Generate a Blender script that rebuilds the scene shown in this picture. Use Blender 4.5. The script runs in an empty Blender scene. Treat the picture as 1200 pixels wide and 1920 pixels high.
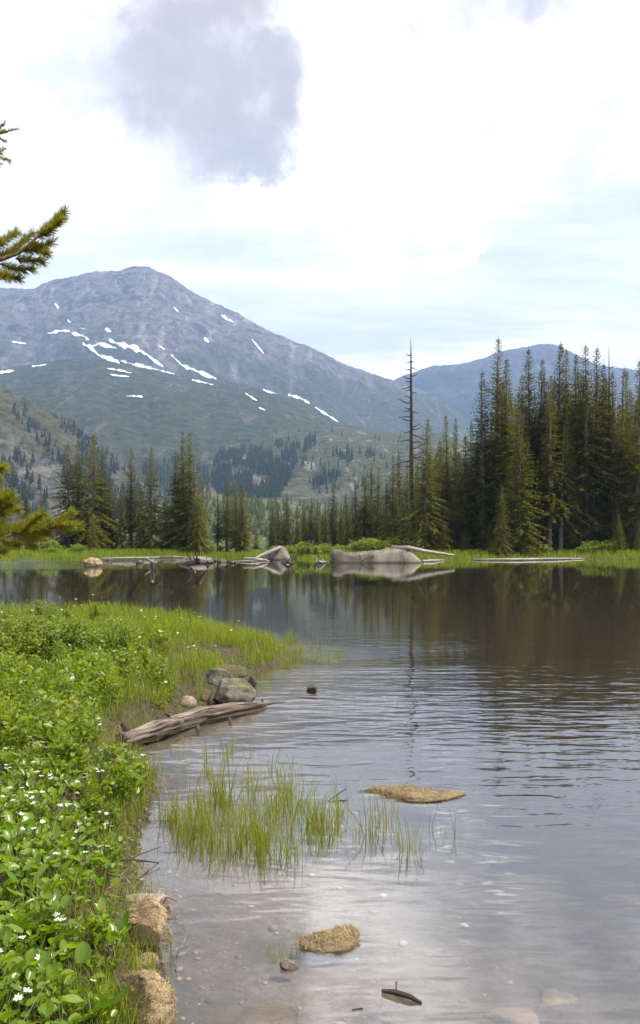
import bpy, bmesh, math, random
import numpy as np
from mathutils import Vector, Matrix
from mathutils.bvhtree import BVHTree

random.seed(7)
RNG = np.random.default_rng(7)
R = math.radians
SC = bpy.context.scene
COL = SC.collection

# ------------------------------------------------------------------ camera
CAM_H, FPX, HOR, CX = 1.7, 1700.0, 1015.0, 600.0      # eye height, focal length, horizon line and centre of the 1200x1920 frame
cam_d = bpy.data.cameras.new('camera')
cam = bpy.data.objects.new('camera', cam_d)
COL.objects.link(cam)
cam.location = (0, 0, CAM_H)
cam.rotation_euler = (R(90), 0, 0)
cam_d.sensor_fit = 'AUTO'
cam_d.sensor_width = 36
cam_d.lens = FPX / 1920 * 36
cam_d.shift_y = (HOR - 960) / 1920
cam_d.clip_start = 0.05
cam_d.clip_end = 30000
SC.camera = cam

# ------------------------------------------------------------------ exposure and renderer
SC.view_settings.view_transform = 'Standard'
SC.view_settings.look = 'None'
SC.view_settings.gamma = 1
SC.view_settings.use_curve_mapping = False
SC.view_settings.exposure = 0.68
SC.render.engine = 'CYCLES'
cy = SC.cycles
cy.use_denoising = True
cy.max_bounces = 8
cy.diffuse_bounces = 3
cy.glossy_bounces = 3
cy.transmission_bounces = 4
cy.transparent_max_bounces = 8
cy.volume_bounces = 0
cy.caustics_reflective = False
cy.caustics_refractive = False
cy.sample_clamp_indirect = 6

SUN_EL, SUN_AZ = 56.0, 88.0          # azimuth from +Y towards +X


# ------------------------------------------------------------------ node helper
class NT:
    def __init__(self, tree):
        self.t = tree
        self.n = tree.nodes
        self.l = tree.links

    def add(self, kind, **kw):
        nd = self.n.new(kind)
        for k, v in kw.items():
            setattr(nd, k, v)
        return nd

    def put(self, sock, v):
        if hasattr(v, 'is_output') or isinstance(v, bpy.types.NodeSocket):
            self.l.new(v, sock)
        elif v is not None:
            if sock.type == 'RGBA' and len(v) == 3:
                v = (*v, 1)
            sock.default_value = v

    def math(self, op, a, b=None, c=None, clamp=False):
        nd = self.add('ShaderNodeMath', operation=op, use_clamp=clamp)
        self.put(nd.inputs[0], a)
        if b is not None: self.put(nd.inputs[1], b)
        if c is not None: self.put(nd.inputs[2], c)
        return nd.outputs[0]

    def vmath(self, op, a, b=None):
        nd = self.add('ShaderNodeVectorMath', operation=op)
        self.put(nd.inputs[0], a)
        if b is not None: self.put(nd.inputs[1], b)
        return nd.outputs['Value' if op in ('LENGTH', 'DOT_PRODUCT', 'DISTANCE') else 'Vector']

    def mix(self, f, a, b, blend='MIX'):
        nd = self.add('ShaderNodeMix', data_type='RGBA', blend_type=blend)
        nd.clamp_factor = True
        self.put(nd.inputs[0], f)
        self.put(nd.inputs[6], a)
        self.put(nd.inputs[7], b)
        return nd.outputs[2]

    def noise(self, vec, scale, detail=4, rough=0.55, color=False, dist=0.0):
        nd = self.add('ShaderNodeTexNoise')
        if vec is not None: self.l.new(vec, nd.inputs['Vector'])
        nd.inputs['Scale'].default_value = scale
        nd.inputs['Detail'].default_value = detail
        nd.inputs['Roughness'].default_value = rough
        nd.inputs['Distortion'].default_value = dist
        return nd.outputs['Color' if color else 'Fac']

    def smooth(self, v, lo, hi, a=0.0, b=1.0):
        nd = self.add('ShaderNodeMapRange', interpolation_type='SMOOTHSTEP')
        self.put(nd.inputs['Value'], v)
        nd.inputs['From Min'].default_value = lo
        nd.inputs['From Max'].default_value = hi
        nd.inputs['To Min'].default_value = a
        nd.inputs['To Max'].default_value = b
        return nd.outputs[0]

    def scale(self, vec, s):
        nd = self.add('ShaderNodeMapping')
        self.l.new(vec, nd.inputs['Vector'])
        nd.inputs['Scale'].default_value = s
        return nd.outputs[0]

    def ramp(self, v, stops):
        nd = self.add('ShaderNodeValToRGB')
        self.put(nd.inputs[0], v)
        e = nd.color_ramp.elements
        while len(e) < len(stops): e.new(0.5)
        for el, (p, c) in zip(e, stops):
            el.position = p
            el.color = (*c, 1)
        return nd.outputs[0]


# ------------------------------------------------------------------ world: Nishita sky with a broken cloud layer
world = bpy.data.worlds.new('World')
SC.world = world
world.use_nodes = True
w = NT(world.node_tree)
for nd in list(w.n): w.n.remove(nd)
SKY_STRENGTH = 0.1
K = 0.84 / SKY_STRENGTH
sky = w.add('ShaderNodeTexSky', sky_type='NISHITA')
sky.sun_disc = False
sky.sun_elevation = R(SUN_EL)
sky.sun_rotation = R(SUN_AZ)
sky.altitude = 3000
sky.air_density = 1.0
sky.dust_density = 0.6
tc = w.add('ShaderNodeTexCoord')
D = tc.outputs['Generated']
wob = w.vmath('SUBTRACT', w.noise(D, 5.0, 9, 0.66, color=True), (0.5, 0.5, 0.5))
sc_ = w.add('ShaderNodeVectorMath', operation='SCALE')
w.l.new(wob, sc_.inputs[0]); sc_.inputs['Scale'].default_value = 0.22
DW = w.vmath('ADD', D, sc_.outputs[0])


def blob(px, py, rx, ry, soft=0.55):
    """a cloud seen in the direction of a point of the sky, with its own angular size"""
    d = Vector(((px - CX) / FPX, 1.0, (HOR - py) / FPX)).normalized()
    off = w.vmath('SUBTRACT', DW, tuple(d))
    sx, sz = rx / FPX * d.y, ry / FPX * d.y
    q = w.vmath('MULTIPLY', off, (1 / sx, 1 / max(sx, sz), 1 / sz))
    return w.smooth(w.vmath('LENGTH', q), 1.0 + soft, 1.0 - soft)


def union(items):
    o = items[0]
    for i in items[1:]:
        o = w.math('MAXIMUM', o, i)
    return o


sep = w.add('ShaderNodeSeparateXYZ'); w.l.new(D, sep.inputs[0])
zup = w.math('MAXIMUM', sep.outputs['Z'], 0.0)
zz = w.math('ADD', zup, 0.12)
plane = w.vmath('DIVIDE', D, None)
dv = w.add('ShaderNodeCombineXYZ')
w.l.new(zz, dv.inputs[0]); w.l.new(zz, dv.inputs[1]); dv.inputs[2].default_value = 1
w.l.new(dv.outputs[0], plane.node.inputs[1])
flat = w.scale(plane, (1, 1, 0))
veil = w.noise(w.scale(flat, (0.55, 1.5, 1)), 1.3, 6, 0.6)
cum = w.noise(flat, 0.9, 7, 0.55)
veil_m = w.smooth(veil, 0.34, 0.64)
blue = w.mix(0.72, sky.outputs[0], (0.98 * K, 0.99 * K, 1.06 * K))
base = w.mix(veil_m, blue, (1.22 * K, 1.155 * K, 1.14 * K))
# broad bright cumulus with soft inner modelling
body = w.noise(D, 3.6, 7, 0.60, dist=0.3)
fine = w.noise(D, 11.0, 7, 0.66)
white_m = union([w.smooth(cum, 0.52, 0.70), blob(640, 160, 380, 200, 0.75), blob(280, 20, 300, 120, 0.8), blob(880, 110, 300, 130, 0.8),
                 blob(480, 330, 120, 50, 0.6), blob(1080, 260, 260, 100, 0.8), blob(40, 190, 240, 150, 0.8), blob(1160, 40, 170, 110, 0.8)])
lit = w.math('MULTIPLY', white_m, w.smooth(w.math('ADD', w.math('MULTIPLY', body, 0.65), w.math('MULTIPLY', fine, 0.35)), 0.40, 0.64, 0.0, 1.0))
shade_m = w.math('MULTIPLY', white_m, w.smooth(w.noise(D, 5.5, 7, 0.64, dist=0.4), 0.42, 0.66, 0.0, 0.95))
base = w.mix(shade_m, base, (0.86 * K, 0.80 * K, 0.80 * K))
base = w.mix(lit, base, (3.1 * K, 3.03 * K, 3.0 * K))
puff = union([blob(845, 460, 46, 18, 0.5), blob(955, 415, 30, 18, 0.5)])
base = w.mix(puff, base, (2.8 * K, 2.76 * K, 2.75 * K))
grey_m = union([blob(270, 120, 150, 120, 0.9), blob(400, 200, 170, 140, 0.9), blob(430, 285, 150, 60, 0.85), blob(380, 50, 210, 90, 0.95), blob(500, 170, 120, 130, 0.97)])
gtex = w.math('MULTIPLY', grey_m, w.smooth(w.math('ADD', w.math('MULTIPLY', body, 0.5), w.math('MULTIPLY', fine, 0.5)), 0.30, 0.62, 0.55, 1.0))
base = w.mix(w.smooth(gtex, 0.02, 0.80), base, w.mix(w.smooth(gtex, 0.35, 1.0), (0.74 * K, 0.70 * K, 0.70 * K), (0.50 * K, 0.455 * K, 0.44 * K)))
thin = union([blob(890, 55, 150, 75, 0.9), blob(720, 150, 110, 60, 0.95), blob(1020, 5, 170, 55, 0.9), w.smooth(cum, 0.70, 0.82)])
base = w.mix(w.math('MULTIPLY', thin, w.smooth(fine, 0.25, 0.6, 0.45, 1.0)), base, (0.60 * K, 0.57 * K, 0.575 * K))
bg = w.add('ShaderNodeBackground'); bg.inputs['Strength'].default_value = SKY_STRENGTH
w.l.new(base, bg.inputs['Color'])
wo = w.add('ShaderNodeOutputWorld'); w.l.new(bg.outputs[0], wo.inputs['Surface'])
world.cycles.sampling_method = 'MANUAL'
world.cycles.sample_map_resolution = 512

# ------------------------------------------------------------------ sun
sun_d = bpy.data.lights.new('sun', 'SUN')
sun_d.energy = 5.0
sun_d.angle = R(0.53)
sun_d.color = (1.0, 0.95, 0.87)
sun = bpy.data.objects.new('sun', sun_d)
COL.objects.link(sun)
sd = Vector((math.sin(R(SUN_AZ)) * math.cos(R(SUN_EL)), math.cos(R(SUN_AZ)) * math.cos(R(SUN_EL)), math.sin(R(SUN_EL))))
sun.rotation_euler = sd.to_track_quat('Z', 'Y').to_euler()
sun.location = (40, 40, 80)


# ------------------------------------------------------------------ numeric noise
def _hash(ix, iy, iz):
    h = (ix * 374761393 + iy * 668265263 + iz * 1274126177) & 0x7fffffff
    h = ((h ^ (h >> 13)) * 1274126177) & 0x7fffffff
    return ((h ^ (h >> 16)) & 0xffff) / 65535.0


def vnoise(x, y, z=None):
    x = np.asarray(x, float); y = np.asarray(y, float)
    z = np.zeros_like(x) if z is None else np.asarray(z, float)
    x0, y0, z0 = np.floor(x), np.floor(y), np.floor(z)
    fx, fy, fz = x - x0, y - y0, z - z0
    ix, iy, iz = x0.astype(np.int64), y0.astype(np.int64), z0.astype(np.int64)
    fx, fy, fz = [f * f * f * (f * (f * 6 - 15) + 10) for f in (fx, fy, fz)]
    o = 0
    for a in (0, 1):
        wx = fx if a else 1 - fx
        for b in (0, 1):
            wy = fy if b else 1 - fy
            for c in (0, 1):
                wz = fz if c else 1 - fz
                o = o + _hash(ix + a, iy + b, iz + c) * wx * wy * wz
    return o * 2 - 1


def fbm(x, y, z=None, octv=5, gain=0.5, lac=2.03, ridged=False):
    a, s, o = 1.0, 0.0, 0.0
    x = np.asarray(x, float); y = np.asarray(y, float)
    if z is not None: z = np.asarray(z, float)
    for i in range(octv):
        n = vnoise(x + 17.3 * i, y - 9.1 * i, None if z is None else z + 5.7 * i)
        if ridged: n = 1 - 2 * np.abs(n)
        o = o + a * n
        s += a
        a *= gain; x = x * lac; y = y * lac
        if z is not None: z = z * lac
    return o / s


def sstep(v, a, b):
    t = np.clip((v - a) / (b - a), 0, 1)
    return t * t * (3 - 2 * t)


# ------------------------------------------------------------------ object helpers
def mesh(name, verts, tris=None, quads=None, smooth=False, mats=(), midx=None):
    me = bpy.data.meshes.new(name)
    v = np.ascontiguousarray(verts, dtype=np.float32).reshape(-1, 3)
    parts = []
    starts = []
    off = 0
    for f, k in ((tris, 3), (quads, 4)):
        if f is not None and len(f):
            f = np.asarray(f, dtype=np.int32).reshape(-1, k)
            parts.append(f.ravel())
            starts.append(np.arange(len(f), dtype=np.int32) * k + off)
            off += f.size
    loops = np.concatenate(parts)
    st = np.concatenate(starts)
    me.vertices.add(len(v)); me.vertices.foreach_set('co', v.ravel())
    me.loops.add(len(loops)); me.loops.foreach_set('vertex_index', loops)
    me.polygons.add(len(st)); me.polygons.foreach_set('loop_start', st)
    for m in mats: me.materials.append(m)
    if midx is not None: me.polygons.foreach_set('material_index', np.asarray(midx, dtype=np.int32))
    me.update(calc_edges=True)
    me.polygons.foreach_set('use_smooth', np.full(len(st), bool(smooth)))
    return me


def obj(name, me, parent=None, loc=None, rot=None, scale=None):
    o = bpy.data.objects.new(name, me)
    COL.objects.link(o)
    if parent is not None: o.parent = parent
    if loc is not None: o.location = loc
    if rot is not None: o.rotation_euler = rot
    if scale is not None: o.scale = scale
    return o


def tag(o, label=None, cat=None, group=None, kind=None):
    if label: o['label'] = label
    if cat: o['category'] = cat
    if group: o['group'] = group
    if kind: o['kind'] = kind
    return o


def empty(name, loc, label, cat, group=None, rz=0.0, scale=None):
    o = bpy.data.objects.new(name, None)
    COL.objects.link(o)
    o.location = loc
    o.rotation_euler = (0, 0, rz)
    o.empty_display_size = 0.1
    if scale is not None: o.scale = scale
    return tag(o, label, cat, group)


def clone(root, loc, rz=0.0, scale=None, label=None, group=None):
    r = root.copy(); COL.objects.link(r)
    r.location = loc; r.rotation_euler = (0, 0, rz)
    if scale is not None: r.scale = scale
    if label: r['label'] = label
    if group: r['group'] = group
    for ch in list(root.children):
        c = ch.copy(); COL.objects.link(c); c.parent = r
        for g in list(ch.children):
            d = g.copy(); COL.objects.link(d); d.parent = c
    return r


def px(x, y, Y):
    """point at distance Y that shows at the photograph's pixel (x, y)"""
    return Vector(((x - CX) / FPX * Y, Y, CAM_H + (HOR - y) / FPX * Y))


def on_water(x, y, z=0.0):
    Y = (CAM_H - z) * FPX / (y - HOR)
    return Vector(((x - CX) / FPX * Y, Y, z))


def tube(pts, rads, seg=8, wob=0.0, rng=RNG, cap=True):
    """tapered tube through points; returns verts and quads/tris"""
    P = np.array([list(p) for p in pts], float)
    n = len(P)
    T = np.gradient(P, axis=0)
    T /= np.linalg.norm(T, axis=1)[:, None] + 1e-9
    ref = np.array([0, 0, 1.0]) if abs(T[0][2]) < 0.9 else np.array([1.0, 0, 0])
    vs = []
    for i in range(n):
        a = np.cross(T[i], ref); a /= np.linalg.norm(a) + 1e-9
        b = np.cross(a, T[i])
        for k in range(seg):
            th = 2 * math.pi * k / seg
            r = rads[i] * (1 + wob * rng.uniform(-1, 1))
            vs.append(P[i] + (a * math.cos(th) + b * math.sin(th)) * r)
    q = []
    for i in range(n - 1):
        for k in range(seg):
            k2 = (k + 1) % seg
            q.append((i * seg + k, i * seg + k2, (i + 1) * seg + k2, (i + 1) * seg + k))
    t = []
    if cap:
        vs.append(P[0]); vs.append(P[-1])
        c0, c1 = len(vs) - 2, len(vs) - 1
        for k in range(seg):
            k2 = (k + 1) % seg
            t.append((c0, k2, k))
            t.append((c1, (n - 1) * seg + k, (n - 1) * seg + k2))
    return np.array(vs), np.array(t, dtype=np.int32).reshape(-1, 3), np.array(q, dtype=np.int32).reshape(-1, 4)


class Acc:
    """collects pieces of one mesh"""
    def __init__(self):
        self.v, self.t, self.q, self.n = [], [], [], 0

    def add(self, v, t=None, q=None):
        v = np.asarray(v, float).reshape(-1, 3)
        self.v.append(v)
        if t is not None and len(t): self.t.append(np.asarray(t) + self.n)
        if q is not None and len(q): self.q.append(np.asarray(q) + self.n)
        self.n += len(v)

    def mesh(self, name, mats, smooth=False):
        return mesh(name, np.concatenate(self.v), np.concatenate(self.t) if self.t else None,
                    np.concatenate(self.q) if self.q else None, smooth, mats)


# ------------------------------------------------------------------ materials
def new_mat(name):
    m = bpy.data.materials.new(name)
    m.use_nodes = True
    t = NT(m.node_tree)
    for nd in list(t.n): t.n.remove(nd)
    out = t.add('ShaderNodeOutputMaterial')
    return m, t, out


def principled(t, color, rough=0.8, spec=0.3, normal=None):
    p = t.add('ShaderNodeBsdfPrincipled')
    t.put(p.inputs['Base Color'], color)
    t.put(p.inputs['Roughness'], rough)
    p.inputs['Specular IOR Level'].default_value = spec
    if normal is not None: t.l.new(normal, p.inputs['Normal'])
    return p.outputs[0]


def bump(t, h, strength, dist):
    b = t.add('ShaderNodeBump')
    b.inputs['Strength'].default_value = strength
    b.inputs['Distance'].default_value = dist
    t.l.new(h, b.inputs['Height'])
    return b.outputs[0]


def leaf_mat(name, c1, c2, trans, transl=0.35, rough=0.45, spec=0.35, c3=None, amt3=0.0, objvar=0.5):
    """foliage: colour differs leaf by leaf and plant by plant; light passes through the blade"""
    m, t, out = new_mat(name)
    g = t.add('ShaderNodeNewGeometry')
    oi = t.add('ShaderNodeObjectInfo')
    f = t.math('ADD', t.math('MULTIPLY', g.outputs['Random Per Island'], 1 - objvar), t.math('MULTIPLY', oi.outputs['Random'], objvar))
    c = t.mix(f, c1, c2)
    if c3:
        rr = t.math('FRACT', t.math('MULTIPLY', g.outputs['Random Per Island'], 7.31))
        c = t.mix(t.math('LESS_THAN', rr, amt3), c, c3)
    p = principled(t, c, rough, spec)
    tr = t.add('ShaderNodeBsdfTranslucent')
    tc2 = t.mix(1.0, c, trans, 'MULTIPLY')
    t.l.new(tc2, tr.inputs['Color'])
    mx = t.add('ShaderNodeMixShader')
    mx.inputs[0].default_value = transl
    t.l.new(p, mx.inputs[1]); t.l.new(tr.outputs[0], mx.inputs[2])
    t.l.new(mx.outputs[0], out.inputs['Surface'])
    return m


def rock_mat(name, c1, c2, c3, scale=6.0, speck=60.0, bumpd=0.02, moss=None, moss_lo=0.5, wetz=0.035, crack=0.0):
    m, t, out = new_mat(name)
    tcn = t.add('ShaderNodeTexCoord')
    o = tcn.outputs['Object']
    n1 = t.noise(o, scale, 6, 0.62)
    n2 = t.noise(o, speck, 3, 0.7)
    n3 = t.noise(o, scale * 3.1, 5, 0.6)
    c = t.mix(t.smooth(n1, 0.35, 0.65), c1, c2)
    c = t.mix(t.smooth(n3, 0.56, 0.70), c, c3)
    c = t.mix(t.smooth(n2, 0.40, 0.66, 0.0, 0.6), c, tuple(x * 0.35 for x in c1))
    if crack:
        vo = t.add('ShaderNodeTexVoronoi', feature='DISTANCE_TO_EDGE')
        wv = t.vmath('ADD', o, t.vmath('MULTIPLY', t.noise(o, crack * 1.5, 4, 0.6, color=True), (0.7 / crack, 0.7 / crack, 0.7 / crack)))
        t.l.new(wv, vo.inputs['Vector']); vo.inputs['Scale'].default_value = crack
        c = t.mix(t.smooth(vo.outputs['Distance'], 0.035, 0.0, 0, 0.85), c, tuple(x * 0.25 for x in c1))
        pal = t.noise(o, scale * 0.45, 4, 0.6)
        c = t.mix(t.smooth(pal, 0.52, 0.66, 0, 0.7), c, tuple(x * 1.5 for x in c2))
        c = t.mix(t.smooth(pal, 0.46, 0.36, 0, 0.6), c, tuple(x * 0.5 for x in c1))
    if moss:
        gm = t.add('ShaderNodeNewGeometry')
        sp = t.add('ShaderNodeSeparateXYZ'); t.l.new(gm.outputs['Normal'], sp.inputs[0])
        k = t.math('MULTIPLY', t.smooth(sp.outputs[2], 0.2, 0.8), t.smooth(n1, moss_lo - 0.06, moss_lo + 0.08))
        c = t.mix(k, c, moss)
    gw = t.add('ShaderNodeNewGeometry'); sw = t.add('ShaderNodeSeparateXYZ'); t.l.new(gw.outputs['Position'], sw.inputs[0])
    wet = t.smooth(t.math('SUBTRACT', sw.outputs[2], t.math('MULTIPLY', n3, 0.03)), wetz, wetz * 0.3)
    c = t.mix(t.math('MULTIPLY', wet, 0.65), c, tuple(x * 0.3 for x in c1))
    h = t.math('ADD', t.math('MULTIPLY', n3, 0.6), t.math('MULTIPLY', n2, 0.4))
    t.l.new(principled(t, c, 0.85, 0.25, bump(t, h, 0.9, bumpd)), out.inputs['Surface'])
    return m


def wood_mat(name, c1, c2, dark, stretch=(3, 3, 30), bumpd=0.01, grain=False):
    m, t, out = new_mat(name)
    tcn = t.add('ShaderNodeTexCoord')
    if grain:
        at = t.add('ShaderNodeAttribute'); at.attribute_name = 'grain'
        o = t.scale(at.outputs['Vector'], stretch)
    else:
        o = t.scale(tcn.outputs['Object'], stretch)
    n1 = t.noise(o, 1.0, 6, 0.65, dist=0.6)
    n2 = t.noise(tcn.outputs['Object'], 4.0, 4, 0.6)
    c = t.mix(t.smooth(n1, 0.32, 0.62), dark, c1)
    c = t.mix(t.smooth(n2, 0.4, 0.65), c, t.mix(t.smooth(n1, 0.4, 0.6), dark, c2))
    t.l.new(principled(t, c, 0.85, 0.2, bump(t, n1, 1.0, bumpd)), out.inputs['Surface'])
    return m


M = {}
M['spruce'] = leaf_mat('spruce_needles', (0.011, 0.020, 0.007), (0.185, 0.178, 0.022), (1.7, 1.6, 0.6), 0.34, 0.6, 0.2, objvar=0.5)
M['spruce_pale'] = leaf_mat('spruce_needles_sunny', (0.045, 0.065, 0.012), (0.22, 0.205, 0.026), (1.6, 1.5, 0.6), 0.34, 0.6, 0.2, objvar=0.4)  # paler copy of the needle colour, painting some crowns as sunlit
M['spruce_far'] = leaf_mat('far_conifer_needles', (0.020, 0.034, 0.022), (0.045, 0.06, 0.03), (1.3, 1.3, 0.7), 0.15, 0.7, 0.1)
M['hill_green'] = leaf_mat('hillside_conifer_needles', (0.05, 0.075, 0.02), (0.14, 0.16, 0.05), (1.3, 1.3, 0.7), 0.15, 0.7, 0.1)
M['pine'] = leaf_mat('pine_needles', (0.10, 0.135, 0.014), (0.30, 0.29, 0.03), (1.6, 1.4, 0.5), 0.4, 0.45, 0.35, c3=(0.30, 0.20, 0.04), amt3=0.06, objvar=0.1)
M['willow'] = leaf_mat('willow_leaves', (0.08, 0.145, 0.015), (0.28, 0.33, 0.036), (1.6, 1.6, 0.5), 0.42, 0.45, 0.35, c3=(0.28, 0.32, 0.12), amt3=0.07, objvar=0.25)
M['marigold'] = leaf_mat('marigold_leaves', (0.05, 0.135, 0.012), (0.24, 0.32, 0.026), (1.7, 1.7, 0.4), 0.42, 0.30, 0.5, c3=(0.24, 0.25, 0.03), amt3=0.13, objvar=0.6)
M['herb'] = leaf_mat('herb_leaves', (0.07, 0.14, 0.012), (0.27, 0.33, 0.026), (1.7, 1.7, 0.4), 0.42, 0.4, 0.4, c3=(0.27, 0.22, 0.06), amt3=0.06, objvar=0.3)
M['grass'] = leaf_mat('grass_blades', (0.08, 0.155, 0.009), (0.28, 0.33, 0.022), (1.7, 1.6, 0.4), 0.42, 0.45, 0.3, c3=(0.30, 0.24, 0.08), amt3=0.06, objvar=0.0)
M['sedge'] = leaf_mat('sedge_blades', (0.10, 0.17, 0.013), (0.26, 0.28, 0.03), (1.7, 1.6, 0.4), 0.40, 0.4, 0.35, c3=(0.30, 0.23, 0.08), amt3=0.16, objvar=0.1)
M['straw'] = leaf_mat('dead_straw', (0.13, 0.09, 0.05), (0.36, 0.27, 0.16), (1.2, 1.1, 0.8), 0.15, 0.8, 0.2, objvar=0.0)
M['petal'] = leaf_mat('white_petals', (0.72, 0.72, 0.66), (0.80, 0.80, 0.76), (1.0, 1.0, 0.95), 0.3, 0.6, 0.2)
M['stamen'] = leaf_mat('yellow_stamens', (0.55, 0.40, 0.03), (0.65, 0.50, 0.05), (1.0, 1.0, 0.6), 0.15, 0.7, 0.2)
M['stem'] = leaf_mat('green_stems', (0.08, 0.12, 0.02), (0.14, 0.15, 0.035), (1.3, 1.3, 0.6), 0.2, 0.6, 0.2)
M['twig'] = wood_mat('shrub_twigs', (0.12, 0.085, 0.06), (0.16, 0.12, 0.08), (0.05, 0.035, 0.025), (8, 8, 20), 0.002)
M['bark'] = wood_mat('spruce_bark', (0.17, 0.14, 0.115), (0.24, 0.20, 0.17), (0.06, 0.048, 0.04), (6, 6, 1.2), 0.03)
M['pine_bark'] = wood_mat('pine_bark', (0.22, 0.15, 0.09), (0.28, 0.20, 0.13), (0.09, 0.06, 0.04), (30, 30, 8), 0.004)
M['snag'] = wood_mat('dead_tree_wood', (0.065, 0.05, 0.042), (0.10, 0.08, 0.07), (0.03, 0.023, 0.02), (6, 6, 0.8), 0.02)
M['driftwood'] = wood_mat('weathered_driftwood', (0.22, 0.17, 0.13), (0.31, 0.26, 0.21), (0.025, 0.018, 0.013), (2.6, 34, 34), 0.02, True)
M['pale_wood'] = wood_mat('bleached_wood', (0.42, 0.38, 0.33), (0.50, 0.46, 0.41), (0.14, 0.11, 0.09), (1.0, 30, 30), 0.02, True)
M['dark_wood'] = wood_mat('wet_dark_wood', (0.10, 0.07, 0.05), (0.15, 0.11, 0.085), (0.03, 0.022, 0.017), (3, 30, 30), 0.01, True)
M['granite'] = rock_mat('grey_granite', (0.13, 0.113, 0.088), (0.20, 0.175, 0.14), (0.075, 0.064, 0.05), 0.9, 22, 0.06, wetz=0.16, crack=0.55)
M['dark_rock'] = rock_mat('dark_grey_rock', (0.095, 0.083, 0.07), (0.165, 0.145, 0.12), (0.055, 0.046, 0.037), 6, 70, 0.02, (0.17, 0.15, 0.05), 0.52, crack=3.5)
M['moss_rock'] = rock_mat('brown_mossy_rock', (0.11, 0.08, 0.05), (0.17, 0.125, 0.08), (0.09, 0.07, 0.05), 7, 60, 0.02, (0.085, 0.07, 0.028), 0.50)
M['tan_rock'] = rock_mat('gritty_tan_granite', (0.27, 0.19, 0.105), (0.40, 0.30, 0.175), (0.115, 0.08, 0.045), 11, 170, 0.02, crack=5.0)
M['red_rock'] = rock_mat('flat_reddish_rock', (0.29, 0.21, 0.165), (0.37, 0.29, 0.23), (0.20, 0.14, 0.11), 12, 90, 0.01)


def ground_material():
    m, t, out = new_mat('ground_soil')
    g = t.add('ShaderNodeNewGeometry')
    P = g.outputs['Position']
    sp = t.add('ShaderNodeSeparateXYZ'); t.l.new(P, sp.inputs[0])
    n1 = t.noise(P, 1.2, 6, 0.65)
    n2 = t.noise(P, 22, 5, 0.7)
    n3 = t.noise(P, 0.35, 5, 0.6)
    soil = t.mix(t.smooth(n2, 0.35, 0.68), (0.030, 0.022, 0.014), (0.10, 0.075, 0.048))
    soil = t.mix(t.smooth(n1, 0.45, 0.62), soil, (0.055, 0.06, 0.018))
    turf = t.mix(t.smooth(n3, 0.35, 0.65), (0.035, 0.05, 0.014), (0.07, 0.085, 0.022))
    c = t.mix(t.smooth(sp.outputs[1], 45, 75), soil, turf)
    sand = t.mix(t.smooth(n2, 0.3, 0.7), (0.115, 0.100, 0.082), (0.205, 0.178, 0.145))
    sand = t.mix(t.smooth(n1, 0.42, 0.62), sand, (0.085, 0.074, 0.060))
    deep_bed = t.mix(t.smooth(n1, 0.4, 0.6), (0.022, 0.017, 0.009), (0.036, 0.027, 0.013))
    bed = t.mix(t.smooth(sp.outputs[2], -0.05, -0.21), sand, deep_bed)  # bed darkens with depth, painting in the light the water would absorb
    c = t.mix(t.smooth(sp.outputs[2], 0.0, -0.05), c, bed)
    h = t.math('ADD', n2, t.math('MULTIPLY', n1, 1.5))
    t.l.new(principled(t, c, 0.9, 0.2, bump(t, h, 0.7, 0.04)), out.inputs['Surface'])
    return m


def water_material():
    m, t, out = new_mat('lake_water')
    g = t.add('ShaderNodeNewGeometry')
    P = g.outputs['Position']
    sp = t.add('ShaderNodeSeparateXYZ'); t.l.new(P, sp.inputs[0])
    X, Y = sp.outputs[0], sp.outputs[1]
    # the breeze reaches different parts of the lake with different strength
    gust = t.smooth(t.noise(t.scale(P, (0.05, 0.16, 1)), 1.0, 3, 0.5), 0.36, 0.62, 0.45, 1.25)
    near = t.smooth(Y, 3.5, 8.0, 0.5, 1.0)
    far = t.smooth(Y, 8.0, 24.0, 1.0, 0.07)
    lane = t.math('MULTIPLY', t.smooth(Y, 52, 58), t.math('MULTIPLY', t.smooth(X, -8, -17), t.smooth(Y, 84, 74)))
    amp = t.math('ADD', t.math('MULTIPLY', t.math('MULTIPLY', near, far), gust), t.math('MULTIPLY', lane, 3.0))
    w1 = t.noise(t.scale(P, (1.25, 3.0, 1)), 1.7, 2, 0.45, dist=0.35)
    w2 = t.noise(t.scale(P, (1.3, 3.8, 1)), 1.5, 2, 0.5, dist=0.3)
    w3 = t.noise(t.scale(P, (0.22, 0.62, 1)), 1.0, 1, 0.4)
    h = t.math('ADD', t.math('MULTIPLY', w1, 0.0105), t.math('MULTIPLY', w2, 0.0050))
    h = t.math('ADD', h, t.math('MULTIPLY', w3, 0.020))
    h = t.math('MULTIPLY', h, amp)
    nrm = bump(t, h, 1.0, 1.0)
    fr = t.add('ShaderNodeFresnel'); fr.inputs['IOR'].default_value = 2.2
    t.l.new(nrm, fr.inputs['Normal'])
    gl = t.add('ShaderNodeBsdfGlossy'); gl.inputs['Roughness'].default_value = 0.015
    gl.inputs['Color'].default_value = (1, 1, 1, 1)
    t.l.new(nrm, gl.inputs['Normal'])
    tr = t.add('ShaderNodeBsdfTransparent'); tr.inputs['Color'].default_value = (0.86, 0.83, 0.76, 1)
    mx = t.add('ShaderNodeMixShader')
    bk = t.math('SUBTRACT', 1.0, g.outputs['Backfacing'])          # light that has entered the water leaves it freely
    t.l.new(t.math('MULTIPLY', fr.outputs[0], bk), mx.inputs[0])
    t.l.new(tr.outputs[0], mx.inputs[1]); t.l.new(gl.outputs[0], mx.inputs[2])
    t.l.new(mx.outputs[0], out.inputs['Surface'])
    return m


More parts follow.
